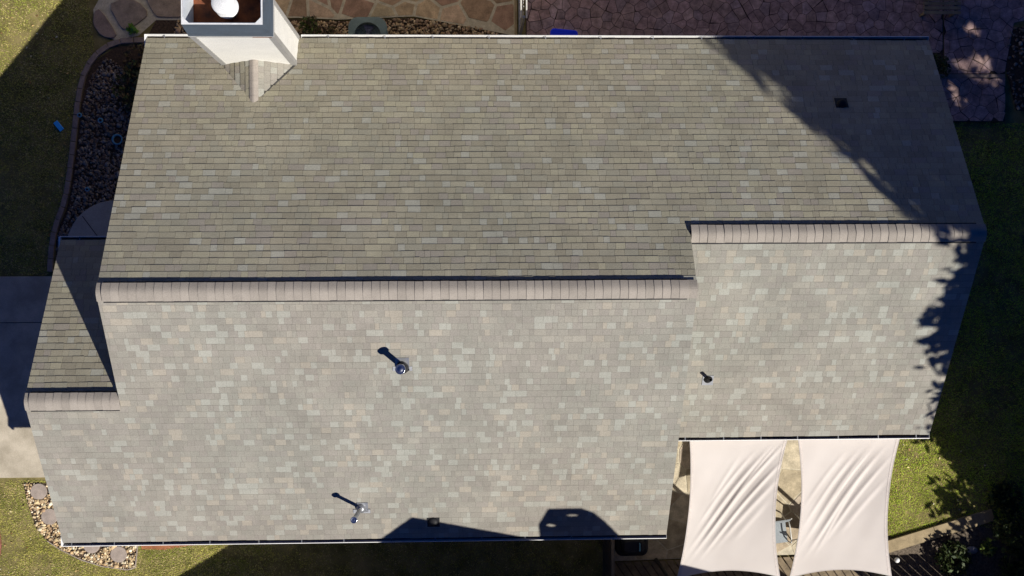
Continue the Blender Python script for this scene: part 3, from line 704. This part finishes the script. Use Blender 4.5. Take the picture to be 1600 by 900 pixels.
for k in range(3):
    a = R(200+120*k); f = MB()
    pts = [(.05, -.4), (.27, -.35), (.28, .55), (.05, .5)]
    f.add([(acx+r*math.cos(a+t), acy+r*math.sin(a+t), .76+.05*t) for r, t in pts]+[(acx+r*math.cos(a+t), acy+r*math.sin(a+t), .75+.05*t) for r, t in pts], [(0, 1, 2, 3), (7, 6, 5, 4), (0, 4, 5, 1), (1, 5, 6, 2), (2, 6, 7, 3), (3, 7, 4, 0)]).build('fan_blade', M['acblade'], ac)
MB().lathe((acx, acy, 0), [(.07, .70), (.07, .80), (.03, .81)], 16).build('fan_hub', M['acblade'], ac)
gg = MB()
for rr in (.10, .16, .22, .28): gg.tube([(acx+rr*math.cos(2*math.pi*k/24), acy+rr*math.sin(2*math.pi*k/24), .885) for k in range(25)], .0025, 4)
for k in range(8): gg.tube([(acx+.06*math.cos(k*math.pi/4), acy+.06*math.sin(k*math.pi/4), .885), (acx+.30*math.cos(k*math.pi/4), acy+.30*math.sin(k*math.pi/4), .882)], .0025, 4)
gg.build('grille', M['blackmetal'], ac)
# railing between the two patios
rl = empty('metal_railing', (1.27, 6.3, 0), 'narrow pale metal railing between flagstones and stamped patio', 'railing')
for x in (1.20, 1.32): MB().tube([(x, 5.60, 2.0), (x-.0, 7.4, 2.0)], .018, 8).build('top_rail', M['chairmetal'], rl)
for y in (5.62, 6.5, 7.38):
    MB().tube([(1.26, y, 0), (1.26, y, 2.03)], .032, 10).build('post', M['galv'], rl)
for k in range(14):
    y = 5.74+k*.12; MB().tube([(1.26, y, .1), (1.26, y, 1.98)], .01, 6).build('baluster', M['chairmetal'], rl)
MB().box(1.235, 1.285, 5.62, 7.4, .08, .12).build('bottom_rail', M['galv'], rl)
tag(MB().box(1.14, 1.20, 5.3, 8.0, 0, .06).build('patio_border', M['timber']), 'thin timber border beside the metal railing', 'edging')
# blue tote
bt = empty('storage_tote', (2.25, 5.45, 0), 'bright blue plastic storage tote tucked under the rear gutter', 'tote')
rot = -.09
def rotp(p, c, a): return [(c[0]+(x-c[0])*math.cos(a)-(y-c[1])*math.sin(a), c[1]+(x-c[0])*math.sin(a)+(y-c[1])*math.cos(a)) for x, y in p]
MB().prism(rotp(rrect(2.25, 5.46, .56, .40, .07), (2.25, 5.46), rot), .03, .40).build('tub', M['blue'], bt)
MB().prism(rotp(rrect(2.25, 5.46, .64, .46, .09), (2.25, 5.46), rot), .40, .45, .02).build('lid', M['blue'], bt)
# bench
bn = empty('wooden_bench', (11.1, 6.3, 0), 'slatted wooden bench on the shaded stamped patio', 'bench')
for k in range(5): MB().box(10.62, 11.50, 6.07+k*.105, 6.07+k*.105+.075, .40, .43).build('seat_slat', M['timber'], bn)
for x in (10.68, 11.38):
    MB().box(x, x+.06, 6.08, 6.55, .34, .398).build('seat_support', M['wood'], bn)
    for y in (6.09, 6.50): MB().box(x, x+.06, y, y+.06, .02, .338).build('leg', M['wood'], bn)
    MB().bar((x+.03, 6.60, .30), (x+.03, 6.75, .92), .06, .05).build('back_post', M['wood'], bn)
for k in range(3): MB().bar((10.60, 6.63+.035*k, .50+.15*k), (11.52, 6.63+.035*k, .50+.15*k), .09, .025, (0, -.3, 1)).build('back_slat', M['timber'], bn)

# ------------------------------------------------------------------ left side things
for (x, y), lab in zip(STEP, ('round stepping stone nearest the driveway', 'round stepping stone second from the driveway', 'round stepping stone half hidden under the front gutter', 'round stepping stone farthest from the driveway')):
    o = MB().lathe((x, y, 0), [(.185, -.01), (.19, .03), (.18, .045), (.05, .047)], 32).build('stepping_stone', M['paver']); tag(o, lab, 'stepping stone', 'round stepping stones in yellow pebbles')
cd = MB(); cc = Vector((-9.315, 3.525)); e1 = Vector((.62, -.78)); e2 = Vector((.78, .62))
cd.prism(ccw([tuple(cc+e1*a*.125+e2*b2*.055) for a, b2 in ((-1, -1), (1, -1), (1, 1), (-1, 1))]), .03, .055, .006)
tag(cd.build('blue_block', M['bluecard']), 'small bright blue block lying on the shaded lawn', 'block')
def path_light(x, y, lab, r):
    t = empty('path_light', (x, y, 0), lab, 'path light', 'little garden lights in the left bed')
    MB().tube([(x, y, 0), (x, y, .22)], .008, 6).build('stake', M['blackmetal'], t)
    MB().lathe((x, y, .2), [(r*.6, 0), (r, .02), (r, .035), (r*.75, .04)], 18).build('lamp_head', M['cyan'], t, smooth=False)
    MB().lathe((x, y, .2), [(r*.5, .0405), (r*.5, .05), (r*.2, .052)], 14).build('solar_cell', M['vent'], t)
path_light(-8.78, 3.75, 'pale blue path light close to the edging bricks', .055)
path_light(-8.62, 2.06, 'pale blue path light above the curved landing', .05)
path_light(-8.31, 3.63, 'blue path light in the middle of the left gravel', .06)
pot = empty('garden_pot', (-7.95, 3.2, 0), 'dark blue round pot in gravel by the left gable', 'pot')
MB().lathe((-7.95, 3.2, 0), [(.07, .0), (.115, .18), (.125, .20), (.095, .20), (.085, .12)], 20).build('pot_body', M['cyan'], pot, smooth=True)
MB().lathe((-7.95, 3.2, 0), [(.088, .10), (.086, .15), (.02, .155)], 16).build('potting_soil', M['soil'], pot)

# ------------------------------------------------------------------ foliage
GREENS = [(.055, .085, .022), (.04, .07, .02), (.075, .105, .03), (.05, .075, .028)]
def leaves(name, parent, pts, size, mat_=None, palette=GREENS, up=.3, narrow=.55):
    n = len(pts); pts = np.asarray(pts); a = rng.normal(size=(n, 3)); a /= np.linalg.norm(a, axis=1)[:, None]
    nrm = rng.normal(size=(n, 3)); nrm[:, 2] += up; b2 = np.cross(a, nrm); b2 /= np.linalg.norm(b2, axis=1)[:, None]
    s = size*rng.uniform(.6, 1.4, (n, 1)); a = a*s; b2 = b2*s*narrow
    V = np.stack([pts-a, pts-b2*.9-a*.1, pts+a, pts+b2*.9-a*.1], 1).reshape(-1, 3)
    F = np.arange(n*4).reshape(n, 4)
    o = np_mesh(name, V, F, mat_ or M['leaf'], parent, tuple(W[parent]) if parent else (0, 0, 0))
    t = np.array(palette)[rng.integers(0, len(palette), n)]*rng.lognormal(0, .2, (n, 1)); set_tint(o, t, 4)
    return o
sunv = np.array(SUN); CPER = np.array((math.cos(AZ), math.sin(AZ), 0)); AXA = np.array((math.sin(AZ), -math.cos(AZ), 0))
def sun_cw(p): p = np.asarray(p); a = p@AXA; return p@CPER, -math.sin(EL)*a+math.cos(EL)*p[..., 2]
def tree(name, label, base, height, crown, nclump, nleaf, lsize, gaps=(), trunk_r=.3, clump_r=.9, group=None):
    bx, by = base; t = empty(name, (bx, by, 0), label, 'tree', group)
    tk = MB(); tk.tube([(bx, by, -.1), (bx+.1, by, height*.25), (bx-.1, by+.15, height*.5), (bx, by, height*.85)], [trunk_r*1.25, trunk_r, trunk_r*.7, .05], 12)
    cl = []
    while len(cl) < nclump:
        u = rng.normal(size=3); u /= np.linalg.norm(u); r = rng.uniform(.15, 1)**.4
        p = np.array((bx, by, 0.))+np.array(crown[0])+u*r*np.array(crown[1])*np.array((1, 1, 1))
        if u[2] > 0: pass
        cl.append(p)
    for p in cl[:14]:
        p = np.array((bx, by, p[2]))*.45+np.array(p)*.55
        z0 = min(p[2]*.75, height*.7); tk.tube([(bx, by, z0), ((bx+p[0])/2, (by+p[1])/2, (z0+p[2])/2+.2), tuple(p)], [trunk_r*.3, trunk_r*.18, .02], 6)
    tk.build('trunk', M['bark'], t, (bx, by, 0), smooth=True)
    cl = np.array(cl); idx = rng.integers(0, len(cl), nleaf)
    off = rng.normal(size=(nleaf, 3)); off /= np.linalg.norm(off, axis=1)[:, None]; off *= (rng.uniform(0, 1, (nleaf, 1))**.5)*clump_r*rng.uniform(.5, 1.2, (nleaf, 1))
    pts = cl[idx]+off
    if len(gaps):
        c, w = sun_cw(pts); keep = np.ones(len(pts), bool)
        for gc, gw, rc, rw, soft in gaps:
            dd = ((c-gc)/rc)**2+((w-gw)/rw)**2; keep &= (dd > 1)|(rng.uniform(size=len(pts)) < soft)
        pts = pts[keep]
    leaves('crown', t, pts, lsize); return t
tree('oak_tree', 'tall dense oak tree right of the house', (19.8, -2.86), 20, ((0, 0, 11.5), (5.55, 5.55, 9.6)), 800, 120000, .2, gaps=[(11.4, -4.1, .75, .5, .06), (12.3, -3.6, .2, .25, .1), (10.5, -5.2, .12, .2, .1)], trunk_r=.42, clump_r=.75)
tree('maple_tree', 'middle sized leafy tree right of the sunny lawn', (16.15, -5.78), 13, ((0, 0, 8.4), (2.1, 2.1, 5.2)), 110, 18000, .17, trunk_r=.2, clump_r=.75)
tree('shrub_tree', 'low bushy tree at the bottom right corner', (14.95, -7.8), 4.3, ((0, 0, 2.2), (1.7, 1.5, 1.85)), 60, 10000, .12, trunk_r=.1, clump_r=.55)
tree('evergreen_tree', 'low dense evergreen beside the sunny lawn', (14.6, -5.0), 6.0, ((0, 0, 3.1), (1.65, 1.65, 2.8)), 90, 20000, .12, trunk_r=.12, clump_r=.5)
tree('evergreen_tree', 'low dense evergreen beyond the right gable', (17.0, -1.6), 5.6, ((0, 0, 2.8), (2.2, 2.2, 2.5)), 80, 14000, .13, trunk_r=.12, clump_r=.55)
# small plants
def plant(name, label, x, y, r, h, n, ls, pal, cat='shrub'):
    t = empty(name, (x, y, 0), label, cat)
    st_ = MB()
    for k in range(7):
        a = random.uniform(0, 6.28); st_.tube([(x, y, 0), (x+r*.4*math.cos(a), y+r*.4*math.sin(a), h*.5), (x+r*.8*math.cos(a), y+r*.8*math.sin(a), h*.8)], [.012, .008, .003], 5)
    st_.build('stem', M['bark'], t, (x, y, 0))
    u = rng.normal(size=(n, 3)); u /= np.linalg.norm(u, axis=1)[:, None]; u *= rng.uniform(.2, 1, (n, 1))**.5
    pts = np.array((x, y, h*.55))+u*np.array((r, r, h*.45)); lump = np.sin(pts[:, 0]*9)*np.cos(pts[:, 1]*8); pts = pts[lump > -.55]
    leaves('foliage', t, pts, ls, None, pal); return t
plant('bed_shrub', 'dark shrub in the left bed against the gable wall', -7.35, 4.35, .62, .9, 900, .06, [(.03, .05, .015), (.05, .06, .02), (.06, .04, .02)])
plant('bed_shrub', 'reddish low shrub behind the left rear corner', -7.35, 5.0, .42, .5, 450, .05, [(.08, .05, .03), (.06, .05, .02)])
plant('broad_leaf_plant', 'small bright green plant between the shaded slabs', -7.62, 5.73, .13, .16, 26, .08, [(.16, .28, .03), (.10, .22, .03)], 'plant')
plant('rear_shrub', 'small green shrub right of the chimney', -3.55, 5.80, .26, .3, 350, .04, [(.05, .08, .02), (.07, .1, .02), (.09, .06, .04)])
plant('rear_shrub', 'sparse purple shrub behind the gutter near the chimney', -3.2, 5.55, .3, .25, 260, .035, [(.10, .06, .05), (.07, .08, .03)])
plant('path_shrub', 'dark shrub between right gable and landing', 11.0, 4.85, .30, .6, 400, .05, [(.03, .05, .015), (.04, .06, .02)])
plant('sunlit_plant', 'sunlit yellow green plant in the bottom right shade', 12.24, -6.40, .22, .35, 160, .06, [(.20, .26, .05), (.14, .2, .04)], 'plant')

for (x, y, r_, h_, lab) in ((11.35, -6.62, .42, .6, 'dark shrub left of the grey rock'), (12.75, -6.0, .55, .8, 'dark shrub right of the sunlit plant'), (12.9, -6.9, .5, .7, 'dark shrub in the very bottom right corner'), (12.6, -5.2, .4, .55, 'dark shrub above the sunlit plant')):
    plant('fence_shrub', lab, x, y, r_, h_, 700, .06, [(.025, .045, .012), (.04, .06, .016), (.05, .065, .02)])
# ------------------------------------------------------------------ grass blades
def grass(name, poly, dens, label, avoid=(), pal=((.40, .39, .08), (.50, .44, .14), (.30, .33, .06), (.60, .49, .24), (.27, .30, .05))):
    xs_ = [p[0] for p in poly]; ys_ = [p[1] for p in poly]; n = int(dens*(max(xs_)-min(xs_))*(max(ys_)-min(ys_)))
    p = np.stack([rng.uniform(min(xs_), max(xs_), n), rng.uniform(min(ys_), max(ys_), n)], 1)
    def inside(poly):
        c = np.zeros(len(p), bool); x, y = p[:, 0], p[:, 1]
        for i in range(len(poly)):
            x1, y1 = poly[i]; x2, y2 = poly[i-1]
            if y1 == y2: continue
            c ^= ((y1 > y) != (y2 > y)) & (x < (x2-x1)*(y-y1)/(y2-y1)+x1)
        return c
    k = inside(poly)
    for av in avoid: k &= ~inside(av)
    bare = np.sin(p[:, 0]*1.7+np.sin(p[:, 1]*2.9)*1.3)*np.sin(p[:, 1]*2.1+p[:, 0]*.8+1)+.6*np.sin(p[:, 0]*5.3+p[:, 1]*3.1)*np.sin(p[:, 1]*6.1-p[:, 0]*2.2)
    k &= (bare > -.55) | (rng.uniform(size=len(p)) < .35)
    p = p[k]; n = len(p)
    a = rng.uniform(0, 2*math.pi, n); l = rng.uniform(.02, .055, n); ln = rng.uniform(.5, 1.0, n); h = l*np.sqrt(np.clip(1-ln**2*.8, .08, 1))
    dx = np.cos(a); dy = np.sin(a); wd = .0055
    V = np.zeros((n, 3, 3)); V[:, 0] = np.stack([p[:, 0]-dy*wd, p[:, 1]+dx*wd, np.zeros(n)-.004], 1); V[:, 1] = np.stack([p[:, 0]+dy*wd, p[:, 1]-dx*wd, np.zeros(n)-.004], 1)
    V[:, 2] = np.stack([p[:, 0]+dx*l*ln, p[:, 1]+dy*l*ln, h], 1)
    o = np_mesh(name, V.reshape(-1, 3), np.arange(n*3).reshape(n, 3), M['grass'])
    f = (np.sin(p[:, 0]*3.1+np.sin(p[:, 1]*2.3)*1.7)+np.sin(p[:, 1]*4.3+p[:, 0]*1.3))*.25+.5+rng.normal(0, .3, n)+.22*np.sin(p[:, 0]*7.3+2*np.sin(p[:, 1]*5.1))*np.sin(p[:, 1]*8.7)
    pi = np.clip((f*len(pal)).astype(int), 0, len(pal)-1); t = np.array(pal)[pi]*rng.lognormal(0, .22, (n, 1)); set_tint(o, t, 3)
    return tag(o, label, None, kind='stuff')
GP2 = ((.42, .54, .055), (.54, .60, .09), (.34, .45, .045), (.60, .50, .18), (.50, .65, .07))
mring = [(-11.93+1.22*math.cos(a), -6.05+1.22*math.sin(a)) for a in np.linspace(0, 6.28, 24)[:-1]]
grass('grass', [(-12, -4.6), (-12, -8.0), (-4.5, -8.0), (-4.5, -5.6), (-7.6, -5.6), (-7.6, -4.6)], 3600, 'short yellow green grass at the front left corner', [bedLL, mring, [(-7.55, -6.0), (-7.52, -6.2), (-7.0, -6.22), (-6.2, -6.1), (-5.4, -5.88), (-5.4, -5.5), (-7.55, -5.5)]])
grass('grass', [(-12, .12), (-9.58, .12), (-9.55, .9), (-9.15, 2.1), (-8.98, 3.7), (-8.8, 4.7), (-8.5, 5.3), (-8.6, 6.2), (-8.4, 7.4), (-12, 7.4)], 2600, 'grass left of the brick edging, mostly shaded')
grass('grass', [(9.8, -3.0), (16, -3.0), (16, -6.4), (11.2, -5.85), (9.8, -6.2)], 3400, 'sunny patch of grass right of the shade sails', (), GP2)
grass('grass', [(9.9, -3.0), (16, -3.0), (16, 3.6), (11.0, 3.6), (9.9, 4.6), (9.3, 4.6), (9.3, -3.0)], 2400, 'shaded grass beside the right gable', (), GP2)
grass('grass', [(-4.5, -5.5), (3.1, -5.5), (3.1, -8.0), (-4.5, -8.0)], 1000, 'dark grass strip in the alley before the house')

# fallen leaves on the grass
lp_ = []
for (x0, x1, y0, y1, n) in ((-10.9, -7.6, -7.0, -4.8, 70), (-10.8, -9.2, 4.2, 6.6, 30), (9.9, 12.5, -6.1, -3.6, 45), (-9.6, -8.9, .5, 5.0, 20)):
    for _ in range(n): lp_.append((random.uniform(x0, x1), random.uniform(y0, y1), random.uniform(.02, .045)))
o = leaves('fallen_leaves', None, lp_, .03, None, [(.42, .30, .12), (.50, .42, .20), (.30, .16, .06), (.55, .50, .35)], 3.0, .6); tag(o, 'dry leaves scattered on the grass', None, kind='stuff')
# ------------------------------------------------------------------ shade sails
def sail(label, left, right, top, bottom, folds, zt, zb, ph):
    nu, nv = 140, 170; V = []
    def interp(c, v):
        ys_ = [q[1] for q in c]
        for (xa, ya), (xb, yb) in zip(c[:-1], c[1:]):
            if ya >= v >= yb: return None
    L3 = np.polyfit([q[1] for q in left], [q[0] for q in left], 2); R3 = np.polyfit([q[1] for q in right], [q[0] for q in right], 2)
    for j in range(nv+1):
        v = j/nv
        for i in range(nu+1):
            u = i/nu; yb = bottom+.16*(4*u*(1-u)); y = top+(yb-top)*v
            x = np.polyval(L3, y)*(1-u)+np.polyval(R3, y)*u
            z = zt+(zb-zt)*v-.10*math.sin(math.pi*u)*math.sin(math.pi*v)
            for (ax, ay, bx, by, wid, amp) in folds:        # each fold: a ridge along a segment in (u, v)
                dx, dy = bx-ax, by-ay; ll = math.hypot(dx, dy); s = ((u-ax)*dx+(v-ay)*dy)/ll/ll; dist = ((u-ax)*dy-(v-ay)*dx)/ll
                env = math.exp(-((s-.5)/.47)**4) if -.5 < s < 1.5 else 0
                z += amp*env*(math.exp(-(dist/(wid*1.05))**2)-.3*math.exp(-((dist-wid*1.9)/(wid*1.2))**2))
            z += .004*math.sin(u*23+v*17+ph)*math.sin(math.pi*v)
            V.append((x, y, z))
    F = [(j*(nu+1)+i, j*(nu+1)+i+1, (j+1)*(nu+1)+i+1, (j+1)*(nu+1)+i) for j in range(nv) for i in range(nu)]
    t = empty('shade_sail', (float(np.mean([p[0] for p in V])), (top+bottom)/2, 0), label, 'shade sail', 'shade sails by the right eave')
    mb = MB(); mb.add(V, F); cl = mb.build('cloth', M['sail'], t, smooth=True, recalc=False)
    e = MB(); W1 = nu+1
    for line in ([V[j*W1] for j in range(nv+1)], [V[j*W1+nu] for j in range(nv+1)], [V[nv*W1+i] for i in range(W1)]): e.tube([(x, y, z-.004) for x, y, z in line[::5]]+[line[-1]], .009, 6)
    e.build('edge_cord', M['sail'], t)
    for i0, i1 in ((1, 4), (nu-4, nu-1)):                # folded hems down both sides
        hm = MB(); hv = []; hf = []
        for j in range(2, nv-1):
            hv += [(V[j*W1+i0][0], V[j*W1+i0][1], V[j*W1+i0][2]+.004), (V[j*W1+i1][0], V[j*W1+i1][1], V[j*W1+i1][2]+.004)]
        hf = [(2*q, 2*q+1, 2*q+3, 2*q+2) for q in range(len(hv)//2-1)]
        hm.add(hv, hf).build('hem', M['hem'], t, smooth=True, recalc=False)
    for i, s in ((0, -1), (nu, 1)):
        for j, (yy, zz_) in ((0, (top+.12, zt+.06)), (nv, (bottom-.22, zb+.05))):
            p = V[j*W1+i]; MB().tube([p, (p[0]+s*.06, yy, zz_)], .008, 6).build('tension_link', M['bright'], t)
    return [V[nv*W1], V[nv*W1+nu]]
random.seed(3)
f1 = [(.93, .14, .18, .80, .018, .045), (.80, .16, .12, .76, .02, .035), (.97, .24, .28, .82, .016, .038), (.66, .18, .16, .62, .016, .018), (.98, .34, .42, .78, .018, .02), (.52, .2, .25, .5, .02, .012), (.9, .5, .55, .78, .02, .01), (.88, .13, .5, .5, .012, .02)]
f2 = [(.70, .16, .10, .74, .022, .030), (.82, .18, .18, .80, .02, .036), (.58, .18, .08, .62, .018, .022), (.92, .22, .32, .78, .018, .022), (.46, .18, .06, .5, .018, .014), (.95, .34, .5, .72, .02, .014), (.62, .4, .25, .82, .016, .018), (.72, .17, .38, .5, .01, .018)]
c1 = sail('wrinkled pale beige shade sail beside the step in the roof', [(4.63, -3.2), (4.68, -4.14), (4.65, -4.96), (4.56, -5.63), (4.44, -6.30)], [(6.76, -3.2), (6.57, -4.17), (6.47, -4.98), (6.5, -5.66), (6.62, -6.40)], -3.22, -6.38, f1, 2.98, 2.70, 0)
c2 = sail('pale beige shade sail next to the sunny lawn', [(6.90, -3.2), (7.03, -4.31), (7.03, -4.98), (6.95, -5.8), (6.83, -6.35)], [(9.15, -3.2), (8.94, -4.46), (8.88, -5.42), (8.91, -5.96), (9.04, -6.42)], -3.22, -6.40, f2, 2.98, 2.70, 2)
for (x, lab) in ((4.40, 'dark post at the left corner of the shade sails'), (6.72, 'dark post between the two shade sails'), (9.10, 'dark post at the right corner of the shade sails')):
    t = empty('sail_post', (x, -6.62, 0), lab, 'post', 'posts holding the shade sails')
    MB().tube([(x, -6.62, 0), (x, -6.62, 2.8)], .045, 12).build('pole', M['blackmetal'], t)
    MB().lathe((x, -6.62, 2.8), [(.05, 0), (.05, .02), (.01, .035)], 12).build('pole_cap', M['blackmetal'], t)

# ------------------------------------------------------------------ patio things
def chair(label, x, y, rz):
    t = empty('patio_chair', (x, y, 0), label, 'chair', 'patio chairs under the shade sails'); c, s = math.cos(rz), math.sin(rz)
    def P(a, b2, h): return (x+a*c-b2*s, y+a*s+b2*c, h)
    def slab4(name, q, th, m):
        mb = MB(); n_ = (Vector(q[1])-Vector(q[0])).cross(Vector(q[3])-Vector(q[0])).normalized()*th
        mb.add(list(q)+[tuple(Vector(p)+n_) for p in q], [(3, 2, 1, 0), (4, 5, 6, 7), (0, 1, 5, 4), (1, 2, 6, 5), (2, 3, 7, 6), (3, 0, 4, 7)]); mb.build(name, m, t)
    slab4('seat', [P(-.25, -.25, .42), P(.25, -.25, .42), P(.25, .25, .40), P(-.25, .25, .40)], .04, M['chair'])
    slab4('backrest', [P(-.25, .24, .46), P(.25, .24, .46), P(.25, .38, .95), P(-.25, .38, .95)], .03, M['chair'])
    for sx in (-1, 1):
        MB().tube([P(sx*.29, -.28, 0), P(sx*.29, -.26, .42), P(sx*.29, -.24, .62), P(sx*.29, -.15, .67), P(sx*.29, .15, .66), P(sx*.28, .30, .62)], .016, 8).build('armrest', M['chairmetal'], t, smooth=True)
        MB().tube([P(sx*.27, .36, 0), P(sx*.27, .24, .42), P(sx*.27, .40, .98)], .016, 8).build('back_leg', M['chairmetal'], t, smooth=True)
chair('grey patio chair showing between the two shade sails', 7.12, -5.93, .12)
chair('grey patio chair under the shade sail next to lawn', 7.92, -5.9, 3.0)
gr = empty('barbecue_grill', (3.72, -6.10, 0), 'black covered barbecue grill by the front right gutter end', 'grill')
MB().prism(rrect(3.72, -6.08, .74, .52, .16), .05, .86, .06).build('grill_cover', M['cover'], gr)
MB().prism(rrect(3.72, -6.08, .56, .40, .16), .86, 1.06, .08).build('grill_hood', M['cover'], gr)
MB().tube([(3.86, -6.0, 1.06), (3.86, -6.0, 1.11), (3.86, -6.16, 1.11), (3.86, -6.16, 1.06)], .014, 8).build('handle', M['cyan'], gr)
# slatted gate fence in the alley
fn = empty('slatted_fence', (3.16, -7.0, 0), 'dark slatted wooden fence across the alley', 'fence')
for k in range(13):
    y = -5.78-k*.155; MB().box(3.14, 3.165, y-.135, y, .05, 1.80).build('slat', M['darkwood'], fn)
for z in (.35, 1.5): MB().box(3.1655, 3.20, -7.8, -5.78, z, z+.09).build('fence_rail', M['darkwood'], fn)
MB().box(3.13, 3.20, -7.8, -5.75, 1.803, 1.82).build('top_cap', M['wood'], fn)
# lower right
pf = empty('picket_fence', (11.6, -7.55, 0), 'tall board fence along the bottom right edge', 'fence')
for k in range(22):
    x = 9.75+k*.245; MB().box(x, x+.205, -7.56, -7.535, .03, 1.5+random.uniform(-.02, .02)).build('picket', M['wood'], pf)
for z in (.3, 1.2): MB().box(9.75, 15.1, -7.60, -7.562, z, z+.08).build('fence_rail', M['wood'], pf)
te = empty('timber_edging', (10.8, -6.2, 0), 'broad timber edging at the foot of the sunny grass', 'edging')
for a, b2 in (((9.75, -6.42), (11.0, -6.06)), ((11.01, -6.057), (12.4, -5.66))): MB().bar((*a, .05), (*b2, .05), .28, .09).build('timber', M['timber'], te)
sheet('fence_soil', [(9.72, -6.58), (12.6, -5.8), (15.5, -5.8), (15.5, -7.9), (9.72, -7.9)], .008, M['path'], label='brown gravelly strip before the board fence')
gl = empty('globe_lamp', (9.98, -6.62, 0), 'small white globe lamp beside the shade sail corner', 'lamp')
MB().tube([(9.98, -6.62, 0), (9.98, -6.62, .34)], .015, 8).build('stem', M['blackmetal'], gl)
MB().lathe((9.98, -6.62, .40), [(.01, -.062), (.04, -.05), (.058, -.02), (.062, 0), (.058, .02), (.04, .05), (.01, .062)], 18).build('globe', M['globe'], gl, smooth=True)
rk = MB(); rk.lathe((11.9, -6.49, .02), [(.05, -.03), (.11, .0), (.12, .05), (.08, .09), (.01, .10)], 14, 1.2, .75)
tag(rk.build('garden_rock', M['rock'], None, smooth=True), 'grey rounded rock beside the sunlit plant', 'rock')

# ------------------------------------------------------------------ unseen pale house, added so its wall bounces warm light onto patio and roof
rb = empty('rear_bounce_house', (-1, 13, 0), 'unseen pale cream house added behind the rear garden to bounce light', 'house')
MB().extrude([(-9.0, 8.7, 0), (-9.0, 8.7, 6.4), (-9.0, 13.2, 9.0), (-9.0, 17.7, 6.4), (-9.0, 17.7, 0)], (12.6, 0, 0)).build('wall', M['bouncewall'], rb)
for s_ in (-1, 1):
    MB().extrude([(-9.4, 13.2, 9.16), (-9.4, 13.2+s_*4.7, 6.44), (-9.4, 13.2+s_*4.7, 6.32), (-9.4, 13.2, 9.03)], (13.4, 0, 0)).build('roof', M['nroof'], rb)
for x in (-7.0, -3.5, 2.2):
    f = MB().box(x-.6, x+.6, 8.65, 8.697, 1.0, 2.3).build('window', M['white'], rb); MB().box(x-.52, x+.52, 8.63, 8.649, 1.08, 2.22).build('pane', M['glass'], f)
# ------------------------------------------------------------------ neighbour's house beyond the bottom edge (casts the peaked shadow)
nb = empty('neighbour_house', (2, -12, 0), 'gabled neighbouring house below the bottom edge', 'house')
NY = -8.3
outl = [(-5.6, 0), (-5.6, 1.75), (-3.1, 3.25), (2.69, 8.80), (8.9, 4.75), (8.9, 0)]
MB().extrude([(x, NY-.02, z) for x, z in outl], (0, -8, 0)).build('wall', M['nwall'], nb)
tops = [(-5.9, 1.82), (-3.1, 3.38), (1.38, 7.76), (2.69, 8.98), (9.2, 4.72)]
for (xa, za), (xb, zb) in zip(tops[:-1], tops[1:]):
    MB().extrude([(xa, NY, za), (xb, NY, zb), (xb, NY, zb-.12), (xa, NY, za-.12)], (0, -8.2, 0)).build('roof', M['nroof'], nb)
cz_ = [(4.85, 6.6), (4.73, 7.84), (5.03, 8.51), (5.61, 9.32), (6.30, 9.33), (6.44, 9.10), (6.45, 8.63), (6.38, 7.75), (6.38, 6.0)]
cw = MB(); hol = ((5.94, 8.98, .12, .06), (5.26, 8.47, .085, .085)); dvec = Vector(AXA)*.04
ringo = [(x, NY, z) for x, z in cz_]
bmc = bmesh.new()
def loop(pts): vs_ = [bmc.verts.new(p) for p in pts]; return [bmc.edges.new((vs_[i], vs_[(i+1) % len(vs_)])) for i in range(len(vs_))]
es = loop(ringo)
for (x, z, a, b2) in hol: es += loop([(x+a*math.cos(t), NY, z+b2*math.sin(t)) for t in np.linspace(0, 2*math.pi, 15)[:-1]])
bmesh.ops.triangle_fill(bmc, edges=es, use_beauty=True)
ex = bmesh.ops.extrude_face_region(bmc, geom=list(bmc.faces)); bmesh.ops.translate(bmc, verts=[v for v in ex['geom'] if isinstance(v, bmesh.types.BMVert)], vec=dvec)
bmesh.ops.recalc_face_normals(bmc, faces=bmc.faces)
mc = bpy.data.meshes.new('chimney_cowl'); bmc.to_mesh(mc); bmc.free(); mc.materials.append(M['galv'])
co_ = bpy.data.objects.new('chimney_cowl', mc); link(co_, nb, (0, 0, 0))

bpy.context.view_layer.update()
